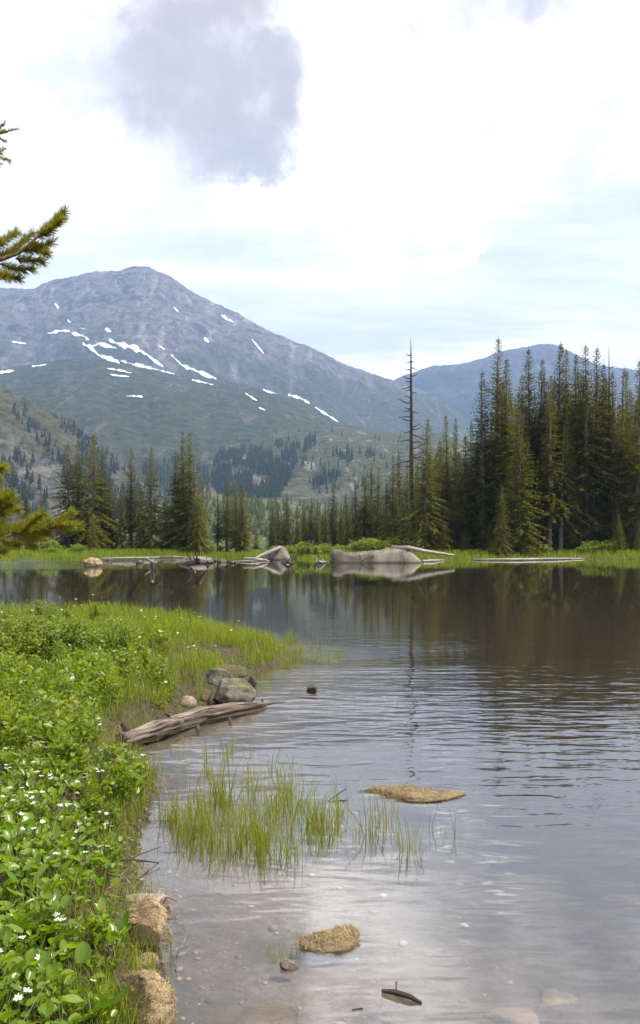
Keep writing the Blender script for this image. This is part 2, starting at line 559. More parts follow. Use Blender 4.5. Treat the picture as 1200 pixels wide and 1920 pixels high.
def mountain_material(name, rock1, rock2, green1, green2, z_lo, z_hi, s=1.0, green_bias=0.5):
    m, t, out = new_mat(name)
    g = t.add('ShaderNodeNewGeometry')
    P = g.outputs['Position']
    sp = t.add('ShaderNodeSeparateXYZ'); t.l.new(P, sp.inputs[0])
    nb = t.noise(P, 0.0028 * s, 6, 0.6)
    nf = t.noise(P, 0.03 * s, 6, 0.7)
    st = t.noise(t.scale(P, (0.02 * s, 0.004 * s, 0.004 * s)), 1.0, 5, 0.65, dist=0.5)
    n4 = t.noise(P, 0.011 * s, 5, 0.65)
    rock = t.mix(t.smooth(nf, 0.36, 0.64), rock1, rock2)
    rock = t.mix(t.smooth(st, 0.54, 0.66, 0, 0.8), rock, tuple(min(1, x * 1.7) for x in rock2))  # pale scree streaks, raised to put sunlit contrast into the colour
    rock = t.mix(t.smooth(n4, 0.54, 0.62, 0, 0.85), rock, tuple(x * 0.42 for x in rock1))  # dark crag patches, deepened to put slope shadow into the colour
    green = t.mix(t.smooth(nf, 0.38, 0.62), green1, green2)
    green = t.mix(t.smooth(st, 0.56, 0.66, 0, 0.6), green, rock2)
    zf = t.smooth(sp.outputs[2], z_lo, z_hi)
    k = t.math('ADD', zf, t.math('MULTIPLY', t.math('SUBTRACT', nb, green_bias), 2.2))
    k = t.smooth(k, 0.25, 0.75)
    c = t.mix(k, green, rock)
    h = t.math('ADD', nf, t.math('MULTIPLY', n4, 1.5))
    t.l.new(principled(t, c, 0.95, 0.1, bump(t, h, 1.0, 30.0 / s)), out.inputs['Surface'])
    return m


def snow_material():
    m, t, out = new_mat('old_snow')
    g = t.add('ShaderNodeNewGeometry')
    n = t.noise(g.outputs['Position'], 0.02, 4, 0.6)
    c = t.mix(n, (0.58, 0.60, 0.63), (0.74, 0.75, 0.76))
    t.l.new(principled(t, c, 0.7, 0.2), out.inputs['Surface'])
    return m


# ------------------------------------------------------------------ lake outline and ground heights
near_px = [(300, 1920), (302, 1830), (300, 1765), (296, 1700), (250, 1640), (240, 1590), (268, 1540), (290, 1490), (298, 1452), (262, 1420), (236, 1392),
           (300, 1362), (362, 1332), (388, 1312), (455, 1296), (470, 1268), (520, 1246), (545, 1232), (510, 1216), (430, 1198), (372, 1184)]
near_pts = [tuple(on_water(*p)[:2]) for p in near_px]
LAKE = [(60, -8), (20, -2.5), (8, 0.3), (3, 1.1), (0.8, 1.6), (-0.1, 2.0), (-0.45, 2.6)] + near_pts + \
       [(-3.0, 18.6), (-5, 19.6), (-8, 20.2), (-14, 20.6), (-30, 20), (-52, 23), (-72, 40), (-66, 62), (-45, 73), (-27.5, 77), (-24, 90), (-19, 99),
        (-8.5, 104), (-4, 93), (-1, 88), (4, 85), (9, 82), (14, 83), (20, 86), (25, 87), (31, 81), (45, 76), (66, 64), (88, 30), (80, 4)]
LK = np.array(LAKE)


def lake_sd(x, y):
    """signed distance to the shore: positive on land"""
    x = np.asarray(x, float); y = np.asarray(y, float)
    d2 = np.full(x.shape, 1e18)
    ins = np.zeros(x.shape, bool)
    for i in range(len(LK)):
        ax, ay = LK[i]; bx, by = LK[(i + 1) % len(LK)]
        ex, ey = bx - ax, by - ay
        t = np.clip(((x - ax) * ex + (y - ay) * ey) / (ex * ex + ey * ey), 0, 1)
        d2 = np.minimum(d2, (x - ax - t * ex) ** 2 + (y - ay - t * ey) ** 2)
        c = ((ay > y) != (by > y))
        with np.errstate(divide='ignore', invalid='ignore'):
            xi = (bx - ax) * (y - ay) / (by - ay + 1e-12) + ax
        ins ^= c & (x < xi)
    d = np.sqrt(d2)
    return np.where(ins, -d, d)


def ground_h(x, y):
    x = np.asarray(x, float); y = np.asarray(y, float)
    d = lake_sd(x, y)
    nearb = sstep(y, 45, 25)
    edge = d + 0.05 * vnoise(x * 4, y * 4) * nearb + 0.6 * vnoise(x * 0.4, y * 0.4) * (1 - nearb)
    h_near = 0.01 + 0.24 * sstep(edge, -0.02, 0.55) + 0.05 * fbm(x * 1.7, y * 1.7, octv=3) * sstep(d, 0.05, 0.6) + 0.02 * vnoise(x * 9, y * 9) * sstep(d, 0, 0.3)
    h_near = h_near + 0.3 * sstep(d, 2, 9)
    h_far = 0.02 + 0.38 * sstep(edge, 0, 3.5) + 0.010 * np.clip(d, 0, 130) + 0.15 * vnoise(x * 0.12, y * 0.12) * sstep(d, 2, 9)
    land = h_near * nearb + h_far * (1 - nearb)
    e = -edge
    bed = -(0.015 + 0.085 * np.clip(e, 0, 4) + 0.17 * np.clip(e - 4, 0, 13)) + 0.02 * fbm(x * 1.3, y * 1.3, octv=3) * sstep(e, 0.1, 1)
    return np.where(edge > 0, land, bed)


def gh(x, y):
    return float(ground_h(np.array([x]), np.array([y]))[0])


def axis(dense, out_lo, out_hi, grow=1.16):
    a = list(dense)
    s = dense[1] - dense[0]
    v = a[0]
    lo = []
    while v > out_lo:
        s *= grow; v -= s; lo.append(max(v, out_lo))
    s = dense[-1] - dense[-2]
    v = a[-1]
    hi = []
    while v < out_hi:
        s *= grow; v += s; hi.append(min(v, out_hi))
    return np.array(lo[::-1] + a + hi)


def grid_faces(nx, ny):
    i = np.arange(nx - 1)[None, :] + np.arange(ny - 1)[:, None] * nx
    i = i.ravel()
    return np.stack([i, i + 1, i + nx + 1, i + nx], 1)


gx = axis(list(np.arange(-6, 2.0, 0.06)), -4700, 4700, 1.13)
gx = np.unique(np.concatenate([gx, np.arange(-60, 70, 1.6)]))
gy = axis(list(np.arange(1.6, 20.5, 0.075)), -280, 6100, 1.12)
gy = np.unique(np.concatenate([gy, np.arange(60, 125, 1.0)]))
GX, GY = np.meshgrid(gx, gy)
GZ = ground_h(GX.ravel(), GY.ravel())
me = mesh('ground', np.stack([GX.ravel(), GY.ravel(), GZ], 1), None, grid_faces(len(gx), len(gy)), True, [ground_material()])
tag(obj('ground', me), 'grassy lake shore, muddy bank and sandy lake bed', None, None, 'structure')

wx = np.linspace(-95, 105, 41); wy = np.linspace(-12, 118, 41)
WX, WY = np.meshgrid(wx, wy)
me = mesh('lake_water', np.stack([WX.ravel(), WY.ravel(), np.zeros(WX.size)], 1), None, grid_faces(41, 41), True, [water_material()])
tag(obj('lake_water', me), 'calm mountain lake with fine ripples', None, None, 'structure')


# ------------------------------------------------------------------ mountains
def ridge(name, pts, Yr, Yf, mat, label, prof=1.25, nu=420, nt=170, gully=18.0, rough=7.0, sl=1.0, seed=0.0, back=0.35, ufreq=60, ridge_rough=1.0, seat=-6.0, crag=0.0):
    """a mountain as a height field: its skyline lies Yr metres away, its foot Yf metres away"""
    P = np.array(pts, float)
    u0, u1 = (P[0, 0] - CX) / FPX, (P[-1, 0] - CX) / FPX
    u = np.linspace(u0, u1, nu)
    sky_y = np.interp(u * FPX + CX, P[:, 0], P[:, 1])
    k = np.ones(5) / 5
    pad = np.concatenate([np.full(2, sky_y[0]), sky_y, np.full(2, sky_y[-1])])
    sky_y = np.convolve(pad, k, 'valid')
    zr = CAM_H + (HOR - sky_y) / FPX * Yr
    t = np.concatenate([np.linspace(0, 1, nt), 1 + np.linspace(0, back, nt // 5)[1:]])
    U, T = np.meshgrid(u, t)
    Z0 = np.broadcast_to(zr, U.shape)
    Yd = Yf + (Yr - Yf) * T
    p = np.where(T <= 1, np.clip(T, 0, 1) ** prof, 1 - 0.9 * (T - 1) / max(back, 0.01) * 0.55)
    Z = seat + (Z0 - seat) * p
    X = U * Yd
    g = fbm(U * ufreq + 0.8 * vnoise(U * 9, T * 5 + seed) + seed, T * 2.4 + seed, octv=4, gain=0.55, ridged=True)
    f = fbm(X / (90 * sl) + seed, Yd / (90 * sl), Z / (90 * sl), octv=5, gain=0.58)
    wgt = np.clip(T * 3, 0, 1) * (1 - 0.75 * np.exp(-((T - 1) / 0.07) ** 2))
    f2 = fbm(X / (320 * sl) + seed, Yd / (320 * sl), Z / (160 * sl) + 4, octv=4, gain=0.5, ridged=True)
    Z = Z + wgt * (g * gully + f * rough + f2 * crag) + ridge_rough * fbm(U * 130 + seed, T * 8, octv=4, gain=0.6) * np.clip(T * 2, 0, 1)
    V = np.stack([X.ravel(), Yd.ravel(), Z.ravel()], 1)
    me = mesh(name, V, None, grid_faces(nu, len(t)), True, [mat])
    o = obj(name, me)
    tag(o, label, None, None, 'structure')
    return o, V, grid_faces(nu, len(t))


m_peak = mountain_material('peak_rock', (0.085, 0.074, 0.070), (0.19, 0.165, 0.155), (0.034, 0.041, 0.022), (0.075, 0.078, 0.036), 420, 1000, 1.0, 0.52)
m_should = mountain_material('shoulder_slope', (0.085, 0.073, 0.068), (0.15, 0.13, 0.12), (0.028, 0.036, 0.018), (0.066, 0.072, 0.034), 600, 1500, 1.2, 0.50)
m_far = mountain_material('distant_slope', (0.055, 0.048, 0.047), (0.09, 0.08, 0.078), (0.025, 0.03, 0.02), (0.04, 0.043, 0.025), 400, 1300, 0.9, 0.5)
m_foot = mountain_material('foothill_meadow', (0.21, 0.19, 0.16), (0.30, 0.27, 0.23), (0.042, 0.05, 0.023), (0.088, 0.092, 0.044), 500, 1200, 2.0, 0.45)
m_hill = mountain_material('hillside_rock_and_turf', (0.055, 0.053, 0.045), (0.13, 0.122, 0.105), (0.038, 0.043, 0.016), (0.10, 0.09, 0.036), 250, -100, 3.0, 0.47)
m_wood = mountain_material('low_hill_turf', (0.20, 0.18, 0.15), (0.28, 0.26, 0.22), (0.06, 0.075, 0.025), (0.12, 0.13, 0.05), 400, 900, 9.0, 0.45)

peak, pv, pf = ridge('mountain_peak', [(-400, 640), (-250, 590), (-120, 558), (-40, 545), (0, 541), (40, 545), (66, 545), (78, 538), (110, 527), (140, 519), (165, 514), (200, 513), (225, 511),
                                       (250, 503), (285, 507), (310, 516), (330, 528), (350, 542), (375, 556), (400, 570), (450, 594), (500, 620), (560, 644),
                                       (600, 660), (650, 686), (700, 706), (735, 715), (780, 730), (850, 770), (950, 830), (1050, 880)], 4300, 2600, m_peak,
                     'tall grey rocky summit with old snow patches', 0.92, 560, 190, 15, 30, 1.6, 3.1, 0.3, 38, 7.0, crag=55)
should, sv_, sf_ = ridge('mountain_shoulder', [(-400, 720), (-200, 705), (0, 694), (60, 684), (110, 677), (170, 672), (230, 683), (290, 694), (350, 706), (430, 717), (500, 731), (560, 748),
                                               (610, 774), (650, 795), (700, 806), (770, 822), (850, 850), (1000, 900)], 2750, 1300, m_should,
                         'broad blue-green shoulder below the snow line', 0.80, 460, 150, 6, 14, 1.4, 8.7, 0.25, 40, 1.5, crag=16)
farm, fv_, ff_ = ridge('distant_mountain', [(560, 800), (640, 760), (700, 732), (740, 716), (775, 701), (815, 688), (850, 686), (880, 681), (905, 674), (930, 665), (960, 658), (985, 652), (1020, 647), (1045, 650),
                                            (1085, 668), (1110, 680), (1150, 690), (1200, 698), (1300, 715), (1500, 760)], 5600, 3400, m_far,
                       'distant blue mountain ridge behind the spruces', 0.9, 420, 150, 26, 22, 1.4, 5.2, 0.15, 44, 5.0, crag=50)
foot, tv_, tf_ = ridge('foothill', [(250, 905), (330, 880), (380, 850), (420, 826), (470, 822), (510, 812), (560, 800), (600, 797), (640, 801), (700, 808), (770, 815), (830, 812), (900, 830), (1100, 860)], 1900, 900, m_foot,
                       'rounded foothill with meadows and conifer patches', 0.75, 360, 130, 5, 3, 0.6, 1.9, 0.25, 45, 1.0)
hill, hv_, hf_ = ridge('rocky_hillside', [(-700, 560), (-400, 620), (-150, 670), (0, 724), (40, 742), (80, 768), (110, 786), (160, 816), (200, 848), (235, 878), (270, 912), (300, 940), (330, 965), (380, 1000)], 1500, 650, m_hill,
                       'steep rocky hillside dotted with conifers', 0.72, 380, 150, 7, 10, 0.5, 6.6, 0.3, 45, 2.5, crag=12)
wood, wv_, wf_ = ridge('low_hill', [(150, 985), (250, 955), (330, 930), (400, 925), (450, 935), (520, 938), (580, 945), (640, 955), (720, 965), (900, 975)], 800, 420, m_wood,
                       'low wooded rise behind the lakeside spruces', 0.8, 200, 60, 1.2, 0.8, 0.15, 2.2, 0.4, 40, 0.5, seat=0.0)
hz_bvh = [BVHTree.FromPolygons([tuple(v) for v in V], [tuple(int(i) for i in f) for f in F]) for V, F in
          ((pv, pf), (sv_, sf_), (tv_, tf_), (hv_, hf_), (wv_, wf_))]


def hit(x, y, only=None):
    """where the line of sight to a place on the slopes meets the terrain"""
    o = Vector((0, 0, CAM_H))
    d = (px(x, y, 1.0) - o).normalized()
    best = None
    for i, b in enumerate(hz_bvh):
        if only is not None and i not in only: continue
        r = b.ray_cast(o, d)
        if r[0] is not None and (best is None or r[3] < best[1]): best = (r[0], r[3], r[1], i)
    return best


# snow patches: pieces of the mountain they lie on, draped over its slope
SNOW = [([(102, 571), (111, 578)], 6), ([(127, 601), (134, 605)], 5), ([(90, 626), (112, 621), (132, 622)], 6), ([(135, 626), (155, 630), (167, 638)], 7),
        ([(155, 645), (170, 652), (185, 667), (210, 675), (225, 681)], 9), ([(170, 651), (187, 645), (205, 650), (219, 654)], 7),
        ([(205, 638), (220, 645), (250, 652), (275, 665), (290, 677), (306, 688)], 11), ([(227, 677), (250, 684), (280, 690), (310, 698), (342, 708)], 5),
        ([(200, 692), (225, 696), (247, 701)], 3.5), ([(207, 704), (242, 708)], 3), ([(320, 665), (340, 685), (370, 697), (405, 711)], 7),
        ([(295, 647), (309, 657)], 5), ([(360, 713), (400, 723)], 3.5), ([(442, 717), (475, 726), (515, 739)], 5), ([(540, 741), (565, 748), (580, 757)], 7),
        ([(460, 739), (482, 753)], 5), ([(237, 744), (268, 745)], 4), ([(485, 766), (497, 771)], 4), ([(415, 592), (437, 605)], 5), ([(472, 637), (495, 665)], 5),
        ([(382, 635), (392, 642)], 5), ([(-5, 700), (27, 696)], 5), ([(60, 688), (88, 685)], 3), ([(197, 617), (210, 623)], 6), ([(590, 765), (635, 793)], 4),
        ([(150, 615), (161, 618)], 4), ([(20, 641), (50, 645)], 3), ([(326, 578), (334, 584)], 3)]
snow_m = snow_material()
for line, wid in SNOW:
    L = np.array(line, float)
    seg = np.concatenate([[0], np.cumsum(np.linalg.norm(np.diff(L, axis=0), axis=1))])
    n = max(6, int(seg[-1] / 2.0))
    s = np.linspace(0, seg[-1], n)
    cx_, cy_ = np.interp(s, seg, L[:, 0]), np.interp(s, seg, L[:, 1])
    wd = wid * 0.95 * np.sin(np.linspace(0.05, 0.97, n) * math.pi) ** 0.5 * np.clip(0.9 + 0.75 * vnoise(s * 0.13 + wid, s * 0 + L[0, 0]), 0.4, 2)
    mid = cy_[n // 2]
    src = hit(cx_[n // 2], mid)
    if src is None: continue
    who = src[3]
    rows = []
    ok = True
    for i in range(n):
        row = []
        for k in range(5):
            y_ = cy_[i] + (k / 4 - 0.5) * wd[i] + 1.2 * float(vnoise(np.array([s[i] * 0.45]), np.array([k * 3.0 + L[0, 0]]))[0])
            h = hit(cx_[i], y_, {who})
            row.append(h[0] + h[2] * 2.2 if h else None)
        rows.append(row)
    good = [r for r in rows if all(p is not None for p in r)]
    if len(good) < 3: continue
    V = np.array([list(p) for r in good for p in r])
    # each piece of snow follows the slope: drop rows that jump to another fold of the ground
    me = mesh('snow_patch', V, None, grid_faces(5, len(good)), True, [snow_m])
    o = obj('snow_patch', me, peak if who == 0 else should)


# ------------------------------------------------------------------ spruces
def spruce_mesh(H, Rr, cb, rng, dens=1.0, ragged=0.25, clump=0.42, droop=0.38):
    """crown of a spruce: whorls of drooping branches carrying small flat sprays, plus the trunk"""
    lev = []
    h = cb * H
    while h < H * 0.985:
        lev.append(h)
        f = (h - cb * H) / (H - cb * H)
        h += (0.31 - 0.15 * f) / dens
    cp, cd, cw = [], [], []
    lobe = rng.uniform(0, 6.28, 3)
    for h in lev:
        f = (h - cb * H) / (H - cb * H)
        L0 = 1.36 * Rr * (1 - f) ** 0.86 * (0.55 + 0.45 * min(1, f * 5 + 0.35))
        L0 *= 1 + 0.22 * math.sin(h * 2.1 + lobe[0]) * (1 - f)
        nb = int(rng.integers(5, 8))
        a0 = rng.uniform(0, 6.28)
        for b in range(nb):
            if rng.uniform() < 0.10 + 0.25 * ragged * (1 - f): continue
            a = a0 + b * 6.283 / nb + rng.uniform(-0.3, 0.3)
            L = L0 * rng.uniform(0.55, 1.15) * (1 + ragged * 0.5 * math.sin(a * 2 + lobe[1])) + 0.06
            slope = -droop * (1 - f) + 0.35 * f + rng.uniform(-0.12, 0.12)
            n = max(2, int(L / (clump * 0.62)))
            r = (np.arange(n) + rng.uniform(0.3, 0.9, n)) / n * L
            r = r[r > 0.10 * L]
            c, s = math.cos(a), math.sin(a)
            bend = slope * r - 0.06 * r * r + 0.10 * np.maximum(0, r - 0.75 * L)
            cp.append(np.stack([c * r, s * r, h + bend], 1))
            cd.append(np.tile([c, s, slope], (len(r), 1)))
            cw.append(clump * (0.65 + 0.6 * (1 - r / (L + 0.01))) * (0.24 + 0.76 * (1 - f)))
    Pn = np.concatenate(cp); Dn = np.concatenate(cd); Wn = np.concatenate(cw)[:, None]
    Dn /= np.linalg.norm(Dn, axis=1)[:, None]
    S = np.stack([-Dn[:, 1], Dn[:, 0], np.zeros(len(Dn))], 1)
    S /= np.linalg.norm(S, axis=1)[:, None]
    Zv = np.array([0, 0, 1.0])
    tri = []

    def jit(k): return rng.normal(0, 0.16, (len(Pn), 3)) * Wn * k
    for sgn in (-1, 1):          # side sprays
        a = Pn + jit(0.3)
        b = Pn + S * sgn * Wn * 1.0 + Dn * Wn * 0.55 - Zv * Wn * 0.28 + jit(1)
        c = Pn + S * sgn * Wn * 0.45 + Dn * Wn * 1.0 - Zv * Wn * 0.05 + jit(1)
        tri += [a, b, c]
    a = Pn - S * Wn * 0.22 + jit(0.5); b = Pn + S * Wn * 0.22 + jit(0.5); c = Pn + Dn * Wn * 1.15 + jit(1)
    tri += [a, b, c]
    a = Pn + Dn * Wn * 0.35 + jit(0.5); b = Pn - Dn * Wn * 0.25 + jit(0.5); c = Pn - Zv * Wn * 0.95 + S * rng.uniform(-0.4, 0.4, (len(Pn), 1)) * Wn + jit(1)
    tri += [a, b, c]
    V = np.concatenate([np.stack(tri[i:i + 3], 1).reshape(-1, 3) for i in range(0, len(tri), 3)])
    # leader shoot
    lead = []
    for k in range(10):
        z = H * 0.965 + (H * 0.045) * k / 10
        a = rng.uniform(0, 6.28)
        ww = 0.10 * (1 - k / 11)
        lead += [(0, 0, z), (math.cos(a) * ww, math.sin(a) * ww, z + 0.05), (0, 0, z + 0.22)]
    V = np.concatenate([V, np.array(lead)])
    T = np.arange(len(V)).reshape(-1, 3)
    tr = Acc()
    n = 9
    zz_ = np.linspace(-0.4, H * 0.97, n)
    rr = 0.019 * H * (1 - np.linspace(0, 1, n)) ** 0.85 + 0.012
    lean = np.cumsum(rng.normal(0, 0.02, (n, 2)), axis=0)
    tr.add(*tube([(lean[i, 0], lean[i, 1], zz_[i]) for i in range(n)], rr, 7))
    for k in range(int(10 + cb * 60)):     # dead twigs on the bare lower trunk
        z = rng.uniform(0.04, max(cb + 0.15, 0.2)) * H
        a = rng.uniform(0, 6.28); L = rng.uniform(0.3, 0.9)
        p0 = np.array([0, 0, z]); p1 = np.array([math.cos(a) * L, math.sin(a) * L, z - rng.uniform(0.0, 0.3) * L])
        tr.add([p0 + (0, 0, 0.018), p0 - (0, 0, 0.018), p1], [(0, 1, 2)])
    return V, T, tr


SP = []
spec = [(18, 2.5, 0.09, 1.05, 0.3), (18, 2.8, 0.04, 1.1, 0.2), (20, 2.4, 0.20, 1.0, 0.45), (16, 3.2, 0.06, 1.05, 0.35), (20, 2.7, 0.32, 1.0, 0.55), (12, 2.3, 0.03, 1.15, 0.25), (13, 3.1, 0.08, 1.05, 0.5), (19, 2.1, 0.26, 0.95, 0.6)]
for i, (H, Rr, cb, de, rg) in enumerate(spec):
    V, T, tr = spruce_mesh(H, Rr, cb, np.random.default_rng(100 + i), de, rg)
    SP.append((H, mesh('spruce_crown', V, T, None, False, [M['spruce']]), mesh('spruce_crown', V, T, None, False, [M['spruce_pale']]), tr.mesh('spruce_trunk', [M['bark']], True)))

EDGE = {'right': 'spruces of the lakeside wood', 'middle': 'spruces across the middle of the shore', 'left': 'spruces on the near side of the hill'}


def tree(x, y_top, Y, var, label, group, wide=1.0, pale=False):
    top = px(x, y_top, Y)
    g = gh(top.x, Y)
    hgt = max(1.2, top.z - g)
    H, c_dark, c_pale, tm = SP[var]
    s = hgt / H
    o = empty('spruce_tree', (top.x, Y, g - 0.05), label, 'tree', group, random.uniform(0, 6.28), (s * wide, s * wide, s))
    o.rotation_euler = (random.gauss(0, 0.012), random.gauss(0, 0.012), random.uniform(0, 6.28))
    obj('trunk', tm, o)
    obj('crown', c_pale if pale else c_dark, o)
    return o


GR = 'spruces of the lakeside wood on the right shore'
GM = 'spruces along the middle of the far shore'
GL = 'spruces on the left part of the far shore'
hero_r = [
    (927, 630, 93, 2, 'tallest spruce with a narrow spire at the left edge of the wood', 1.0, 0),
    (905, 692, 92, 0, 'spruce with open bare-tipped branches just left of the tallest spire', 1.0, 0),
    (951, 668, 92, 1, 'bright yellow-green spruce just right of the tallest spire', 0.95, 1),
    (990, 650, 95, 0, 'dark pointed spruce between the yellow-green spruce and the wood centre', 1.0, 0),
    (1013, 668, 95, 0, 'short dark spire second right of the yellow-green spruce', 0.95, 0),
    (1045, 638, 95, 1, 'tall dark bushy spire rising in front of the distant blue summit', 1.0, 0),
    (1063, 652, 98, 2, 'slim spire just right of the bushy one by the distant summit', 0.8, 0),
    (1080, 660, 97, 7, 'thin spire standing where the distant summit slopes away', 0.85, 0),
    (1097, 641, 94, 4, 'tall spruce with long bare grey trunk in the wood', 1.0, 0),
    (1118, 649, 97, 2, 'pointed spruce between the bare-trunked one and the thin dead pole', 1.0, 0),
    (1130, 678, 96, 0, 'lower spruce directly left of the thin dead pole', 0.9, 0),
    (1148, 692, 95, 1, 'full green spruce directly right of the thin dead pole', 1.0, 0),
    (1167, 685, 97, 7, 'narrow spire second right of the thin dead pole', 0.9, 0),
    (1197, 672, 93, 2, 'spruce at the right border of the picture', 1.1, 0),
    (797, 782, 90, 3, 'broad spruce immediately right of the tall dead trunk', 0.95, 1),
    (838, 776, 95, 1, 'dark spruce of the close pair between dead trunk and tall wood', 0.9, 0),
    (852, 780, 99, 0, 'slimmer spruce of the close pair between dead trunk and tall wood', 0.8, 0),
    (883, 786, 98, 2, 'small pointed spruce at the foot of the tall wood edge', 0.8, 0),
    (868, 815, 93, 5, 'low sunny spruce between the close pair and the tall wood', 1.0, 1),
    (824, 825, 94, 5, 'low spruce between broad spruce and the close pair', 1.0, 1),
    (975, 770, 89, 5, 'light green spruce standing at the front of the wood', 0.9, 1),
    (1030, 700, 92, 2, 'spruce crown in front of the bushy dark spire', 0.9, 0),
    (940, 910, 86, 5, 'small young tree with yellow foliage in front of the dark wood', 0.8, 1),
]
for x, yt, Y, v, lab, wd, pale in hero_r:
    tree(x, yt, Y, v, lab, GR, wd, bool(pale))
def in_wood(x, Y):
    n = min([(905, 'the open bare-tipped spruce'), (951, 'the yellow-green spruce'), (990, 'the dark pointed spruce'), (1045, 'the bushy spire before the distant summit'),
             (1097, 'the spruce with bare grey trunk'), (1140, 'the thin dead pole'), (1197, 'the spruce at the right border')], key=lambda m: abs(m[0] - x))[1]
    return ('close behind ' if Y < 103 else 'deep in the wood behind ') + n


rr = random.Random(5)
for k in range(105):                                    # the depth of the wood
    x = rr.uniform(890, 1420)
    Y = rr.uniform(92, 128)
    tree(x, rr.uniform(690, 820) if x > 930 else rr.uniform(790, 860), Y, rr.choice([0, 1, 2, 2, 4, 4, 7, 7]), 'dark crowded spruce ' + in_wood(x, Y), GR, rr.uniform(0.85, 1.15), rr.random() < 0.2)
LAB_EDGE = 'lower spruce filling the wood edge between dead trunk and tall spires'
for k in range(34):
    x = rr.uniform(765, 905)
    tree(x, rr.uniform(835, 930), rr.uniform(91, 112), rr.choice([0, 1, 5, 3]), LAB_EDGE, GR, rr.uniform(0.85, 1.1), rr.random() < 0.4)
LAB_YOUNG = 'young understorey conifer at the dark foot of the wood'
for k in range(24):
    x = rr.uniform(800, 1230)
    tree(x, rr.uniform(930, 1000), rr.uniform(88, 100), rr.choice([5, 6]), LAB_YOUNG, 'young conifers under the lakeside wood', rr.uniform(0.8, 1.2), rr.random() < 0.3)
hero_m = [
    (683, 870, 118, 2, 'slender spruce of the tight cluster left of the dead trunk', 1.1, 0), (693, 866, 120, 0, 'tallest spruce of the tight cluster left of the dead trunk', 0.95, 0),
    (707, 874, 117, 1, 'bushy spruce of the tight cluster left of the dead trunk', 1.0, 0), (665, 898, 118, 3, 'wide low spruce left of the tight cluster', 0.9, 0),
    (735, 850, 112, 1, 'grey-green spruce directly left of the dead trunk', 1.1, 0), (750, 843, 114, 0, 'spruce partly behind the dead trunk', 0.9, 0),
    (722, 905, 112, 5, 'mid-size spruce between cluster and dead trunk', 1.0, 0), (726, 945, 104, 5, 'small bright yellow-green spruce in front of the cluster', 1.1, 1),
    (762, 862, 108, 3, 'spruce at the foot of the dead trunk', 0.8, 0),
    (625, 903, 126, 7, 'spruce with thin dark top in the shore centre', 1.2, 0), (651, 925, 125, 5, 'rounded spruce right of the thin dark top', 1.1, 0),
    (537, 922, 128, 0, 'dark spruce above the pyramid-shaped boulder', 1.3, 0), (512, 935, 128, 7, 'slim spruce left of the dark one above the boulder', 1.2, 0),
    (522, 942, 132, 0, 'narrow spruce beside the dark one above the boulder', 1.0, 0), (557, 950, 128, 1, 'spruce right of the dark one above the boulder', 1.0, 0),
    (583, 930, 132, 2, 'pointed spruce between pyramid boulder and long boulder', 1.1, 0), (595, 936, 133, 0, 'second pointed spruce between pyramid boulder and long boulder', 1.0, 0),
    (610, 938, 132, 1, 'third pointed spruce between pyramid boulder and long boulder', 1.0, 0), (571, 955, 131, 5, 'low spruce between pyramid boulder and long boulder', 1.0, 0),
    (640, 940, 122, 1, 'spruce above the left end of the long boulder', 1.0, 1),
]
for x, yt, Y, v, lab, wd, pale in hero_m:
    tree(x, yt, Y, v, lab, GM, wd, bool(pale))
LAB_MF = 'small spruce among the middle stand on the far shore'
for k in range(22):
    tree(rr.uniform(500, 770), rr.uniform(945, 990), rr.uniform(112, 145), rr.choice([0, 1, 5, 5, 3]), LAB_MF, GM, rr.uniform(0.9, 1.2), rr.random() < 0.4)
hero_l = [
    (345, 806, 108, 0, 'tall spruce, left one of the twin spires above the driftwood', 1.0, 0), (356, 808, 106, 1, 'tall spruce, right one of the twin spires above the driftwood', 1.2, 0),
    (330, 842, 107, 0, 'spruce leaning close to the left of the twin spires', 1.2, 0), (372, 905, 104, 3, 'sunlit lower spruce at right of the twin spires', 1.0, 1),
    (283, 835, 106, 3, 'well shaped spruce with layered branches standing alone', 0.95, 0), (245, 838, 108, 2, 'pale spruce with see-through crown left of the layered one', 1.25, 1),
    (227, 910, 105, 5, 'short thin spruce between pale spruce and dense group', 0.9, 0), (205, 885, 107, 1, 'spruce on the right flank of the dense dark group', 1.1, 0),
    (172, 810, 104, 6, 'tallest of the dense dark group on the left shore', 0.95, 0), (147, 823, 107, 0, 'middle spruce of the dense dark group on the left shore', 1.2, 0),
    (130, 831, 104, 6, 'broad ragged spruce at left of the dense dark group', 1.0, 0), (190, 850, 105, 3, 'sunlit spruce on the right of the tallest dark one', 0.9, 0),
    (175, 962, 99, 5, 'small bright young spruce before the dense dark group', 1.0, 1), (50, 900, 112, 7, 'thin lone spire behind the pine branch', 1.2, 0),
    (78, 912, 114, 7, 'second thin lone spire behind the pine branch', 1.1, 0),
    (425, 885, 112, 2, 'spindly spruce of the trio right of the twin spires', 1.1, 0), (443, 900, 110, 0, 'middle spruce of the trio right of the twin spires', 1.1, 1),
    (455, 905, 108, 1, 'dark layered spruce of the trio right of the twin spires', 1.3, 0), (408, 935, 112, 2, 'small pale spruce left of the trio', 1.2, 1),
    (265, 915, 110, 5, 'low spruce between pale and layered spruces', 1.0, 0), (312, 930, 109, 5, 'low spruce between layered spruce and twin spires', 1.0, 0),
    (480, 990, 116, 5, 'tiny spruce in the gap right of the trio', 1.0, 0),
]
for x, yt, Y, v, lab, wd, pale in hero_l:
    tree(x, yt, Y, v, lab, GL, wd, bool(pale))
LAB_LF = 'small dark spruce behind the left shore trees'
for k in range(16):
    tree(rr.uniform(-30, 400), rr.uniform(940, 995), rr.uniform(104, 122), rr.choice([5, 5, 3, 0]), LAB_LF, GL, rr.uniform(0.9, 1.2), rr.random() < 0.3)


